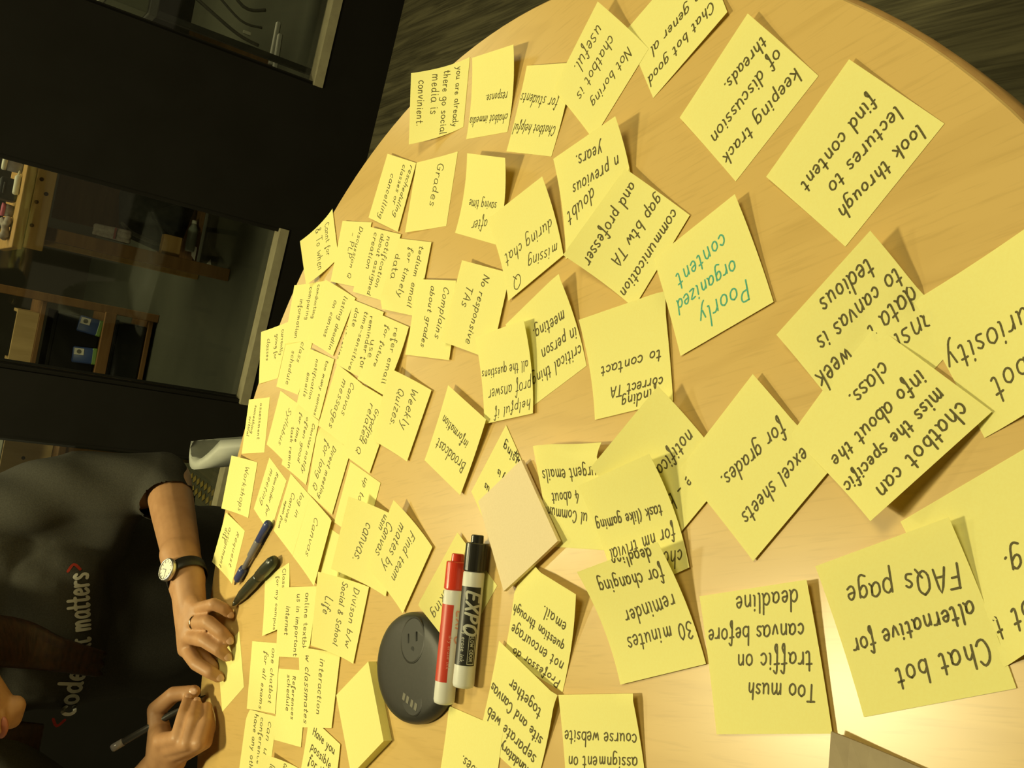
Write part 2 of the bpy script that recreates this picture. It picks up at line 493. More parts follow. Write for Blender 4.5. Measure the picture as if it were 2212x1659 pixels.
SILL = -0.53; HEAD = 1.35; THK = 0.10
OPEN = [(-1.15, -0.412), (-0.228, 0.336), (0.782, 1.75)]
bm = bmesh.new()
def wbox(bm, s0, s1, z0, z1, d0=0.0, d1=THK):
    add_box(bm, wp((s0 + s1) / 2, (d0 + d1) / 2, (z0 + z1) / 2), (s1 - s0, d1 - d0, z1 - z0), WROT)
wbox(bm, -3.4, 3.4, FLOOR, SILL)
wbox(bm, -3.4, 3.4, HEAD, 1.93)
edges = [-3.4] + [e for o in OPEN for e in o] + [3.4]
for i in range(0, len(edges), 2):
    wbox(bm, edges[i], edges[i + 1], SILL, HEAD)
tag(obj('wall_back', bm, M_WALL), 'black wall with tall interior windows', 'wall', kind='structure')
bm = bmesh.new(); add_box(bm, (0, 7.6, 0.6), (7, 0.1, 2.7))
tag(obj('wall_far', bm, noisy('far workshop wall', (.05, .045, .03), (.04, .036, .025), (2, 2, 2), .8, .2)), 'dim far wall of the workshop', 'wall', kind='structure')
for k, (s0, s1) in enumerate(OPEN):
    bm = bmesh.new()
    wbox(bm, s0, s0 + 0.012, SILL, HEAD, 0.01, 0.09); wbox(bm, s1 - 0.012, s1, SILL, HEAD, 0.01, 0.09)
    w = obj('window_%d' % (k + 1), bm, M_WALL); tag(w, 'tall interior window in the black wall', 'window', kind='structure')
    bm = bmesh.new(); wbox(bm, s0, s1, SILL - 0.004, SILL + 0.024, -0.006, 0.05)
    obj('sill_rail', bm, M_SILL, w)['label'] = 'beige bottom rail'
    bm = bmesh.new(); wbox(bm, s0 + 0.012, s1 - 0.012, SILL + 0.02, HEAD, 0.045, 0.049)
    obj('glass_pane', bm, M_GLASS, w)['label'] = 'clear glass'

# ------------------------------------------------------------------ round table
TC = Vector((-0.2624, 0.6418, 0)); TR = 0.5997
tb = thing('round_table', 'round maple table covered with yellow sticky notes', 'table', TC)
rim = 0.0035
prof = [(TR - 0.020, -0.0300), (TR - 0.004, -0.0295), (TR - 0.001, -0.0275), (TR, -0.024), (TR, -0.006), (TR - 0.0008, -0.003), (TR - rim, -0.0006)]
obj('edge_band', lathe(prof, seg=160, cap=False), M_EDGE, tb, smooth=True)['label'] = 'darker rounded wooden edge'
obj('tabletop', lathe([(TR - 0.012, -0.0300), (TR - 0.010, -0.006), (TR - rim + 0.0004, -0.0008), (TR - rim - 0.0006, 0.0)], seg=160), M_TOP, tb)
obj('pedestal', lathe([(0.055, -0.71), (0.05, -0.70), (0.04, -0.6), (0.04, -0.06), (0.12, -0.034), (0.12, -0.030)], seg=32), M_STEEL, tb, smooth=True)
for k in range(4):
    a = math.pi / 4 + k * math.pi / 2
    p = Vector((math.cos(a), math.sin(a), 0))
    bm = bmesh.new()
    add_hull(bm, [(p * 0.04 + Vector((0, 0, -0.69)), 0.02), (p * 0.36 + Vector((0, 0, -0.714)), 0.014)])
    obj('foot', bm, M_STEEL, tb, smooth=True)

# ------------------------------------------------------------------ sticky notes
# (key, stacking level, glued side 0=top 1=right 2=bottom 3=left as read, corners TL TR BR BL (x, y, lift), lines (text, u0, v0, u1, v1))
NOTES = [
('already', 0, 0, [[0.3069, 0.7862, 0.0], [0.2351, 0.7715, 0.0], [0.222, 0.8521, 0.015], [0.2998, 0.8738, 0.018]], [('you are already', 0.065, 0.211, 0.929, 0.207), ('there go social', 0.059, 0.444, 0.97, 0.441), ('media is', 0.07, 0.632, 0.643, 0.628), ('convinient.', 0.12, 0.851, 0.767, 0.854)]),
('immediate', 0, 0, [[0.2199, 0.689, 0.0], [0.2216, 0.7611, 0.0], [0.2984, 0.7642, 0.009], [0.2947, 0.688, 0.012]], [('chatbot immedia', 0.056, 0.194, 0.967, 0.238), ('response.', 0.115, 0.46, 0.634, 0.473)]),
('students', 0, 0, [[0.1899, 0.613, 0.0], [0.2017, 0.6841, 0.0], [0.2761, 0.6734, 0.003], [0.2638, 0.5983, 0.006]], [('Chatbot helpful', 0.07, 0.296, 0.972, 0.298), ('for students', 0.153, 0.587, 0.977, 0.65)]),
('boring', 1, 0, [[0.2607, 0.5153, 0.0], [0.1982, 0.5608, 0.0], [0.2452, 0.6202, 0.006], [0.3053, 0.5735, 0.012]], [('Not boring', 0.124, 0.27, 0.781, 0.324), ('chatbot is', 0.159, 0.597, 0.838, 0.586), ('useful.', 0.168, 0.818, 0.664, 0.831)]),
('general', 0, 2, [[0.2688, 0.4383, 0.003], [0.2213, 0.4995, 0.0], [0.2809, 0.5473, 0.0], [0.3285, 0.4823, 0.0]], [('Chat bot good', 0.088, 0.251, 0.967, 0.218), ('in gener al', 0.138, 0.494, 0.823, 0.488)]),
('keeping', 0, 0, [[0.2123, 0.3554, 0.0], [0.1529, 0.4042, 0.0], [0.2012, 0.4643, 0.003], [0.2616, 0.4165, 0.006]], [('keeping track', 0.07, 0.209, 0.956, 0.256), ('of discussion', 0.053, 0.496, 0.914, 0.514), ('threads.', 0.056, 0.699, 0.541, 0.745)]),
('lectures', 0, 0, [[0.1725, 0.2696, 0.0], [0.1094, 0.3139, 0.0], [0.1528, 0.3773, 0.003], [0.217, 0.3336, 0.003]], [('look through', 0.094, 0.13, 0.851, 0.226), ('lectures to', 0.079, 0.373, 0.764, 0.433), ('find content', 0.109, 0.618, 0.88, 0.647)]),
('years', 2, 0, [[0.1361, 0.4937, 0.0], [0.1034, 0.5652, 0.0], [0.182, 0.5913, 0.012], [0.2056, 0.5191, 0.015]], [('doubt', 0.502, 0.476, 0.929, 0.393), ('n previous', 0.104, 0.62, 0.798, 0.621), ('years.', 0.281, 0.806, 0.667, 0.86)]),
('communication', 3, 0, [[0.1325, 0.4383, 0.0], [0.0684, 0.4753, 0.0], [0.1021, 0.5448, 0.018], [0.1684, 0.5072, 0.006]], [('communication', 0.042, 0.187, 0.977, 0.216), ('gap btw TA', 0.013, 0.446, 0.769, 0.504), ('and professer', 0.066, 0.808, 0.935, 0.757)]),
('poorly', 5, 0, [[0.0768, 0.3546, 0.0], [0.0388, 0.4209, 0.0], [0.1023, 0.461, 0.003], [0.1422, 0.3959, 0.006]], [('Poorly', 0.165, 0.247, 0.705, 0.235), ('organized', 0.214, 0.482, 0.893, 0.457), ('content', 0.226, 0.73, 0.816, 0.669)]),
('contact', 4, 0, [[0.0094, 0.4199, 0.0], [-0.0137, 0.4928, 0.0], [0.0552, 0.5182, 0.012], [0.0806, 0.4461, 0.003]], [('finding', 0.174, 0.126, 0.625, 0.109), ('correct TA', 0.095, 0.209, 0.751, 0.242), ('to contact', 0.087, 0.454, 0.848, 0.46)]),
('critical', 0, 0, [[0.0237, 0.5151, 0.0], [-0.0142, 0.5714, 0.0], [0.0469, 0.6179, 0.009], [0.0894, 0.5559, 0.012]], [('critical thing', 0.014, 0.204, 0.886, 0.255), ('in person', 0.02, 0.392, 0.622, 0.443), ('meeting.', 0.118, 0.621, 0.645, 0.691)]),
('helpful', 10, 0, [[-0.0193, 0.5656, 0.0], [-0.0374, 0.6303, 0.0], [0.0329, 0.6568, 0.009], [0.0514, 0.5855, 0.012]], [('helpful if', 0.043, 0.131, 0.77, 0.091), ('prof answer', 0.005, 0.321, 0.877, 0.334), ('all the questions', 0.045, 0.544, 1.006, 0.572)]),
('missing', 10, 0, [[0.1062, 0.5665, 0.0], [0.0677, 0.6306, 0.0], [0.1356, 0.6701, 0.012], [0.1691, 0.6035, 0.009]], [('missing', 0.064, 0.149, 0.556, 0.237), ('Q', 0.705, 0.155, 0.859, 0.151), ('during chat', 0.06, 0.454, 0.904, 0.473)]),
('saving', 0, 0, [[0.1168, 0.6698, 0.0], [0.1298, 0.7471, 0.0], [0.2013, 0.7323, 0.012], [0.1888, 0.6597, 0.015]], [('after', 0.31, 0.233, 0.645, 0.163), ('saving time', 0.163, 0.457, 0.821, 0.42)]),
('broadcast', 11, 0, [[-0.1014, 0.6451, 0.0], [-0.0839, 0.7159, 0.0], [-0.0121, 0.6953, 0.003], [-0.033, 0.6239, 0.003]], [('Broadcast', 0.11, 0.33, 0.857, 0.317), ('information', 0.202, 0.578, 0.892, 0.623)]),
('grades', 0, 0, [[0.211, 0.7729, 0.0], [0.1372, 0.7667, 0.0], [0.1324, 0.8456, 0.003], [0.2065, 0.8506, 0.003]], [('Grades', 0.087, 0.402, 0.676, 0.459)]),
('reschedule', 6, 0, [[0.2069, 0.8546, 0.0], [0.1339, 0.8661, 0.0], [0.1517, 0.9402, 0.003], [0.2228, 0.9232, 0.003]], [('rescheduling', 0.054, 0.13, 0.819, 0.236), ('classes or', 0.074, 0.379, 0.655, 0.365), ('cancelling', 0.253, 0.659, 0.938, 0.665)]),
('discussion', 4, 0, [[0.1472, 0.937, 0.0], [0.0732, 0.9412, 0.0], [0.0777, 1.0136, 0.003], [0.1511, 1.0134, 0.003]], [('Discussion Q', 0.072, 0.338, 0.881, 0.41), ('- PLP', 0.174, 0.574, 0.571, 0.556)]),
('notification', 5, 0, [[0.1312, 0.8579, 0.0], [0.0598, 0.8684, 0.0], [0.0672, 0.9438, 0.003], [0.1409, 0.9322, 0.003]], [('notification', 0.069, 0.353, 0.844, 0.337), ('about assigned', 0.049, 0.564, 0.992, 0.516), ('creation', 0.057, 0.778, 0.609, 0.761)]),
('tedium', 6, 0, [[0.1213, 0.7873, 0.0], [0.0468, 0.7866, 0.0], [0.0507, 0.861, 0.009], [0.1267, 0.8587, 0.0]], [('tedium email', 0.059, 0.284, 0.895, 0.284), ('for timely', 0.104, 0.561, 0.789, 0.584), ('data', 0.211, 0.92, 0.551, 0.864)]),
('complains', 8, 1, [[0.0825, 0.7138, 0.006], [0.0102, 0.7087, 0.0], [0.0081, 0.795, 0.0], [0.0827, 0.7913, 0.006]], [('Complains', 0.08, 0.24, 0.737, 0.348), ('about grades', 0.075, 0.564, 0.872, 0.638)]),
('responsive', 9, 0, [[0.0914, 0.6364, 0.0], [0.0167, 0.64, 0.0], [0.0259, 0.7186, 0.006], [0.1013, 0.7098, 0.006]], [('No responsive', 0.088, 0.481, 0.913, 0.515), ('TAs', 0.265, 0.745, 0.512, 0.756)]),
('weekly', 8, 0, [[-0.0202, 0.7296, 0.0], [-0.0912, 0.7493, 0.0], [-0.0822, 0.8175, 0.006], [-0.008, 0.8051, 0.009]], [('Weekly', 0.091, 0.384, 0.65, 0.378), ('Quizes.', 0.178, 0.666, 0.692, 0.649)]),
('grading', 6, 0, [[-0.0415, 0.8001, 0.0], [-0.117, 0.822, 0.0], [-0.1087, 0.8894, 0.003], [-0.0303, 0.8805, 0.003]], [('Grading', 0.179, 0.361, 0.676, 0.409), ('related Q', 0.16, 0.54, 0.86, 0.552)]),
('messages', 5, 0, [[-0.0321, 0.8749, 0.0], [-0.101, 0.8882, 0.0], [-0.0888, 0.9597, 0.006], [-0.0159, 0.9479, 0.003]], [('Canvas', 0.084, 0.384, 0.61, 0.404), ('messages', 0.127, 0.647, 0.912, 0.651)]),
('toomany', 3, 0, [[-0.0116, 0.9661, 0.0], [-0.0837, 0.9755, 0.0], [-0.0751, 1.0515, 0.0], [-0.0051, 1.0422, 0.003]], [('too many canvas', 0.063, 0.249, 1.0, 0.209), ('notification', 0.116, 0.607, 0.795, 0.54), ('emails', 0.387, 0.813, 0.802, 0.769)]),
('schedule', 1, 0, [[0.0054, 1.0413, 0.0], [-0.0638, 1.0541, 0.0], [-0.062, 1.1251, 0.003], [0.0107, 1.1209, 0.003]], [('class', 0.087, 0.367, 0.455, 0.381), ('schedule', 0.29, 0.657, 0.893, 0.602)]),
('syllabus', 0, 2, [[-0.075, 1.0426, 0.0], [-0.1466, 1.0495, 0.003], [-0.1381, 1.1279, 0.0], [-0.0659, 1.1163, 0.0]], [('Syllabus', 0.158, 0.377, 0.829, 0.438)]),
('notify', 2, 0, [[-0.0848, 0.9755, 0.0], [-0.1606, 0.9763, 0.0], [-0.1512, 1.0554, 0.003], [-0.0737, 1.0466, 0.003]], [('Canvas notify', 0.089, 0.192, 0.88, 0.228), ('often good', 0.074, 0.472, 0.773, 0.456), ('for time', 0.085, 0.742, 0.542, 0.716), ('task remin', 0.359, 0.94, 0.982, 0.735)]),
('direct', 4, 0, [[-0.1035, 0.8766, 0.0], [-0.1757, 0.8912, 0.0], [-0.167, 0.9674, 0.0], [-0.0892, 0.9528, 0.009]], [('Direct meeting', 0.114, 0.489, 0.94, 0.554), ('for long Q', 0.11, 0.697, 0.865, 0.788)]),
('cannot', 3, 0, [[0.169, 1.0607, 0.0], [0.1076, 1.0122, 0.0], [0.0713, 1.0748, 0.009], [0.1264, 1.117, 0.012]], [('Cannt for', 0.112, 0.26, 0.762, 0.317), ('& To when', 0.035, 0.53, 0.904, 0.601)]),
('comparing', 2, 0, [[0.0793, 1.037, 0.0], [0.0055, 1.0468, 0.0], [-0.0055, 1.1184, 0.006], [0.0705, 1.1231, 0.006]], [('conducting', 0.041, 0.219, 0.623, 0.167), ('comparing', 0.065, 0.474, 0.628, 0.393), ('information', 0.253, 0.706, 0.92, 0.651)]),
('listing', 4, 0, [[0.0606, 0.9403, 0.0], [-0.0083, 0.9712, 0.0], [0.004, 1.0418, 0.006], [0.0792, 1.0228, 0.006]], [('listing deadlin', 0.064, 0.31, 0.948, 0.204), ('on canvas', 0.204, 0.548, 0.804, 0.521)]),
('currently', 0, 0, [[0.0249, 1.129, 0.0], [-0.0515, 1.1349, 0.0], [-0.0662, 1.1977, 0.0015], [0.0035, 1.2235, 0.0035]], [('currently', 0.097, 0.236, 0.579, 0.13), ('going for', 0.144, 0.433, 0.62, 0.351), ('classes', 0.176, 0.726, 0.597, 0.701)]),
('reminderfor', 6, 3, [[0.0481, 0.8616, 0.0], [-0.0244, 0.8779, 0.006], [-0.0157, 0.9513, 0.003], [0.0582, 0.9432, 0.0]], [('reminder for', 0.115, 0.317, 0.886, 0.099), ('time-sensitive', 0.082, 0.517, 0.973, 0.44), ('date', 0.089, 0.836, 0.374, 0.798), ('notification', 0.234, 1.052, 0.933, 0.995)]),
('refer', 7, 3, [[0.0358, 0.7992, 0.0], [-0.0355, 0.8081, 0.009], [-0.0269, 0.8863, 0.003], [0.0456, 0.8712, 0.0]], [('refer email', 0.076, 0.369, 0.868, 0.169), ('for future', 0.099, 0.642, 0.714, 0.619), ('use', 0.373, 0.952, 0.632, 0.872)]),
('assessment', 0, 0, [[-0.0785, 1.1498, 0.0], [-0.149, 1.1306, 0.0], [-0.1646, 1.2066, 0.003], [-0.0909, 1.2197, 0.003]], [('assessment', 0.086, 0.412, 0.75, 0.369), ('something', 0.114, 0.649, 0.629, 0.71), ('critical', 0.317, 0.842, 0.674, 0.865)]),
('workshops', 1, 0, [[-0.1656, 1.1478, 0.0], [-0.2384, 1.1416, 0.0], [-0.2438, 1.2179, 0.012], [-0.1704, 1.2188, 0.012]], [('Workshops', 0.115, 0.429, 0.945, 0.429)]),
('request', 0, 0, [[-0.2565, 1.1448, 0.0], [-0.3297, 1.1542, 0.0], [-0.3222, 1.2312, 0.006], [-0.2502, 1.2233, 0.003]], [('Request', 0.125, 0.305, 0.779, 0.293), ('assignment', 0.179, 0.663, 0.954, 0.678), ('diff', 0.239, 0.823, 0.463, 0.781)]),
('meeting', 0, 0, [[-0.1676, 1.038, 0.0], [-0.2387, 1.0572, 0.0], [-0.2232, 1.1289, 0.0], [-0.1518, 1.1092, 0.0]], [('Reminder for', 0.064, 0.476, 0.835, 0.407), ('meeting', 0.117, 0.743, 0.788, 0.742)]),
('login', 1, 0, [[-0.1695, 0.9594, 0.0], [-0.2433, 0.9756, 0.0], [-0.2316, 1.0471, 0.0], [-0.1572, 1.0287, 0.0]], [('log in', 0.078, 0.332, 0.479, 0.314), ('Canvas', 0.203, 0.686, 0.695, 0.643), ('again from', 0.421, 0.86, 0.879, 0.834)]),
('canvas', 3, 2, [[-0.1806, 0.8835, 0.003], [-0.2552, 0.8952, 0.003], [-0.2434, 0.9742, 0.0], [-0.1693, 0.9582, 0.0]], [('Canvas', 0.177, 0.585, 0.778, 0.534)]),
('update', 1, 0, [[-0.1213, 0.7968, 0.0], [-0.1848, 0.8057, 0.0], [-0.1819, 0.8836, 0.0], [-0.1139, 0.8733, 0.0]], [('up to', 0.072, 0.416, 0.446, 0.447)]),
('hidden', 0, 0, [[-0.1927, 0.8159, 0.0], [-0.2498, 0.8233, 0.0], [-0.2463, 0.8931, 0.0], [-0.1905, 0.89, 0.0]], [('by', 0.487, 0.32, 0.644, 0.394)]),
('bigcanvas', 7, 0, [[-0.1447, 0.7395, 0.0], [-0.2186, 0.7396, 0.0], [-0.2181, 0.8285, 0.018], [-0.1419, 0.8211, 0.018]], [('usin', 0.044, 0.327, 0.249, 0.387), ('canvas.', 0.235, 0.595, 0.768, 0.685)]),
('team', 8, 0, [[-0.154, 0.6743, 0.0], [-0.2224, 0.7023, 0.0], [-0.1999, 0.7705, 0.009], [-0.1279, 0.744, 0.009]], [('Find team', 0.114, 0.47, 0.814, 0.462), ('mates by', 0.15, 0.695, 0.806, 0.692), ('Canvas', 0.271, 0.921, 0.734, 0.922)]),
('division', 6, 0, [[-0.2203, 0.7761, 0.0], [-0.2968, 0.7773, 0.0], [-0.3033, 0.8475, 0.015], [-0.2294, 0.8578, 0.018]], [('Divison b/w', 0.069, 0.293, 0.84, 0.264), ('Social & School', 0.039, 0.539, 0.881, 0.54), ('Life', 0.29, 0.788, 0.53, 0.81)]),
('online', 2, 0, [[-0.2541, 0.8919, 0.0], [-0.3298, 0.882, 0.0], [-0.3533, 0.952, 0.006], [-0.2786, 0.9668, 0.012]], [('online textbk', 0.082, 0.312, 0.88, 0.199), ('us in important', 0.097, 0.535, 0.98, 0.45), ('internet', 0.268, 0.778, 0.682, 0.776)]),
('campus', 0, 3, [[-0.2531, 0.9815, 0.0], [-0.3147, 0.9419, 0.006], [-0.3506, 1.0118, 0.003], [-0.2905, 1.0458, 0.0]], [('Class', 0.034, 0.228, 0.351, 0.237), ('for my campus', 0.094, 0.471, 1.0, 0.507)]),
('chatbotcourses', 1, 0, [[-0.342, 0.9621, 0.0], [-0.4139, 0.9382, 0.0], [-0.4394, 1.0141, 0.003], [-0.3659, 1.038, 0.003]], [('one chatbot', 0.073, 0.237, 0.866, 0.234), ('for all exams', 0.132, 0.482, 0.965, 0.554)]),
('reference', 2, 0, [[-0.3411, 0.876, 0.0], [-0.4153, 0.8568, 0.0], [-0.4383, 0.9266, 0.0], [-0.3672, 0.9518, 0.0]], [('References', 0.082, 0.445, 0.669, 0.407), ('schedule', 0.07, 0.633, 0.566, 0.597)]),
('interaction', 5, 0, [[-0.2981, 0.8088, 0.0], [-0.3688, 0.7963, 0.0], [-0.3973, 0.8645, 0.0], [-0.3201, 0.8891, 0.009]], [('interaction', 0.101, 0.463, 0.831, 0.468), ('w classmates', 0.08, 0.802, 0.948, 0.862)]),
('haveyou', 4, 0, [[-0.3788, 0.8511, 0.0], [-0.3744, 0.7724, 0.0], [-0.4262, 0.7604, 0.0025], [-0.4359, 0.8407, 0.0025]], [('Have you', 0.174, 0.194, 0.859, 0.207), ('possible', 0.178, 0.444, 0.801, 0.489), ('for it', 0.175, 0.661, 0.624, 0.704)]),
('conference', 0, 0, [[-0.4146, 0.9324, 0.0], [-0.4887, 0.9204, 0.0], [-0.5128, 0.9851, 0.009], [-0.4368, 1.0054, 0.006]], [('can u', 0.089, 0.225, 0.56, 0.263), ('conference', 0.061, 0.51, 0.719, 0.464), ('have any oth', 0.032, 0.713, 0.793, 0.687)]),
('edge', 3, 0, [[-0.4356, 0.852, 0.0], [-0.5029, 0.8492, 0.0], [-0.5201, 0.9141, 0.015], [-0.4512, 0.9241, 0.015]], [('Course', 0.024, 0.404, 0.244, 0.419), ('load', 0.105, 0.712, 0.313, 0.729)]),
('tracking', 0, 0, [[-0.1575, 0.5712, 0.0], [-0.2282, 0.6067, 0.0], [-0.1986, 0.6504, 0.02], [-0.1319, 0.6386, 0.0025]], [('Tracking', 0.331, 0.697, 0.934, 0.69)]),
('underpink', 1, 0, [[-0.152, 0.5493, 0.0], [-0.0955, 0.6332, 0.0], [-0.0336, 0.6018, 0.0], [-0.1034, 0.5117, 0.0]], [('to us', 0.697, 0.356, 0.884, 0.266), ('easy is', 0.622, 0.674, 0.828, 0.569), ('using', 0.664, 0.939, 0.912, 0.839), ('class for', 0.448, 1.03, 0.771, 0.966)]),
('urgent', 0, 0, [[-0.0982, 0.4547, 0.0], [-0.1128, 0.521, 0.0], [-0.0428, 0.5435, 0.015], [-0.0274, 0.4712, 0.018]], [('ul Communi', 0.291, 0.302, 1.015, 0.361), ('4 about', 0.383, 0.52, 0.827, 0.491), ('urgent emails', 0.058, 0.731, 0.919, 0.72)]),
('gaming', 6, 0, [[-0.0885, 0.3785, 0.0], [-0.126, 0.4342, 0.0], [-0.0604, 0.4791, 0.015], [-0.0263, 0.413, 0.018]], [('chatbot', 0.047, 0.12, 0.601, 0.226), ('for nm trivial', 0.061, 0.343, 0.93, 0.374), ('task (like gaming', 0.122, 0.557, 1.045, 0.643)]),
('minutes', 7, 0, [[-0.1381, 0.3514, 0.0], [-0.1759, 0.4164, 0.0], [-0.1151, 0.4584, 0.018], [-0.0777, 0.3938, 0.015]], [('30 minutes', 0.014, 0.307, 0.768, 0.326), ('reminder', 0.094, 0.548, 0.696, 0.53), ('for changing', 0.084, 0.774, 0.833, 0.829), ('deadline', 0.105, 0.951, 0.549, 1.0)]),
('ebook', 5, 0, [[-0.0262, 0.3616, 0.0], [-0.0864, 0.4024, 0.0], [-0.0455, 0.4661, 0.018], [0.0168, 0.4236, 0.012]], [('e - book', 0.33, 0.252, 0.878, 0.298), ('notification', 0.061, 0.512, 0.784, 0.528)]),
('excel', 6, 0, [[-0.0107, 0.2942, 0.0], [-0.0719, 0.3327, 0.0], [-0.0315, 0.399, 0.003], [0.033, 0.3566, 0.003]], [('excel sheets', 0.073, 0.243, 0.833, 0.288), ('for grades.', 0.075, 0.52, 0.779, 0.623)]),
('specific', 7, 2, [[0.0302, 0.2167, 0.0], [-0.032, 0.2584, 0.012], [0.0015, 0.3245, 0.0], [0.068, 0.2874, 0.0]], [('chatbot can', 0.064, 0.153, 0.835, 0.124), ('miss the specific', 0.083, 0.317, 0.973, 0.351), ('info about the', 0.063, 0.487, 0.911, 0.568), ('class.', 0.166, 0.727, 0.503, 0.766)]),
('tedious', 0, 0, [[0.0607, 0.2403, 0.0], [0.0035, 0.2785, 0.0], [0.0566, 0.3414, 0.009], [0.1146, 0.2917, 0.012]], [('transl', -0.138, 0.252, 0.337, 0.328), ('data t   week', 0.001, 0.495, 0.984, 0.552), ('to canvas is', 0.008, 0.653, 0.79, 0.73), ('tedious', 0.127, 0.847, 0.594, 0.905)]),
('curiosity', 1, 1, [[0.0592, 0.1667, 0.018], [0.0178, 0.2185, 0.0], [0.0801, 0.2677, 0.0], [0.1191, 0.2103, 0.006]], [('chatbot', 0.11, 0.245, 0.778, 0.244), ('curiosity', 0.246, 0.507, 0.976, 0.538)]),
('learning', 0, 2, [[-0.0352, 0.1465, 0.015], [-0.0883, 0.1993, 0.0], [-0.0295, 0.2513, 0.0], [0.0214, 0.194, 0.0]], [('chat bot t', 0.025, 0.16, 0.762, 0.211), ('learning.', -0.07, 0.358, 0.53, 0.465)]),
('faqs', 1, 0, [[-0.0865, 0.1842, 0.0], [-0.127, 0.2501, 0.0], [-0.0628, 0.2892, 0.006], [-0.0214, 0.2246, 0.006]], [('Chat bot', 0.058, 0.248, 0.692, 0.201), ('alternative for', 0.061, 0.477, 0.919, 0.446), ('FAQs page', 0.061, 0.691, 0.838, 0.759)]),
('traffic', 8, 0, [[-0.1412, 0.2638, 0.0], [-0.1722, 0.334, 0.0], [-0.1017, 0.3632, 0.003], [-0.0712, 0.2937, 0.003]], [('Too mush', 0.077, 0.271, 0.653, 0.314), ('traffic on', 0.06, 0.489, 0.716, 0.508), ('canvas before', 0.087, 0.683, 0.959, 0.712), ('deadline', 0.087, 0.901, 0.645, 0.918)]),
('course', 2, 0, [[-0.2329, 0.3753, 0.0], [-0.2679, 0.4449, 0.0], [-0.2043, 0.4708, 0.0035], [-0.1754, 0.4011, 0.0055]], [('assignment on', 0.062, 0.371, 0.945, 0.386), ('course website', 0.03, 0.584, 0.962, 0.625)]),
('professor', 0, 0, [[-0.2029, 0.4716, 0.0], [-0.2041, 0.5449, 0.0], [-0.1285, 0.5441, 0.006], [-0.1327, 0.4673, 0.009]], [('Professor do', 0.063, 0.069, 0.862, 0.112), ('not encourage', 0.067, 0.234, 0.954, 0.317), ('question through', 0.1, 0.417, 1.016, 0.513), ('email.', 0.107, 0.62, 0.484, 0.67)]),
('separate', 1, 0, [[-0.2755, 0.4797, 0.0], [-0.2726, 0.5561, 0.0], [-0.1943, 0.5506, 0.003], [-0.2048, 0.4714, 0.006]], [('mandatory', 0.115, 0.102, 0.624, 0.114), ('separate web', 0.094, 0.253, 0.951, 0.312), ('site and Canvas', 0.064, 0.47, 1.019, 0.557), ('together', 0.157, 0.711, 0.691, 0.738)]),
('does', 2, 2, [[-0.3167, 0.5213, 0.0], [-0.3333, 0.593, 0.003], [-0.267, 0.6037, 0.0], [-0.2535, 0.528, 0.0]], [('does.', 0.295, 0.4, 0.634, 0.49)]),
('writing', 0, 0, [[-0.3729, 1.0951, 0.0], [-0.4249, 1.0439, 0.0], [-0.4789, 1.099, 0.0], [-0.4243, 1.1511, 0.0015]], []),
]
OVER = '''boring students;boring general;years boring;communication years;missing years;missing saving;missing responsive;poorly communication;contact communication;contact critical;poorly contact;ebook contact;ebook urgent;gaming ebook;gaming urgent;minutes gaming;excel ebook;specific excel;specific tedious;curiosity tedious;specific curiosity;faqs learning;helpful critical;helpful responsive;broadcast helpful;reschedule notification;reschedule discussion;notification discussion;tedium notification;complains tedium;responsive complains;discussion cannot;cannot comparing;listing comparing;reminderfor listing;refer reminderfor;complains refer;weekly refer;weekly grading;grading messages;refer messages;refer grading;reminderfor messages;messages toomany;toomany schedule;listing toomany;listing schedule;reminderfor toomany;comparing schedule;comparing currently;schedule currently;notify syllabus;toomany notify;schedule syllabus;direct notify;messages direct;messages notify;grading direct;grading update;bigcanvas update;team bigcanvas;canvas login;direct login;notify login;login meeting;direct canvas;update hidden;canvas hidden;bigcanvas hidden;division hidden;bigcanvas division;division online;canvas online;online campus;online chatbotcourses;interaction online;division interaction;interaction reference;reference chatbotcourses;interaction haveyou;reference conference;chatbotcourses conference;edge conference;haveyou edge;edge reference;workshops request;underpink urgent;separate professor;course professor;course separate;does separate;traffic minutes'''
OVER = [tuple(p.split()) for p in OVER.split(';')]
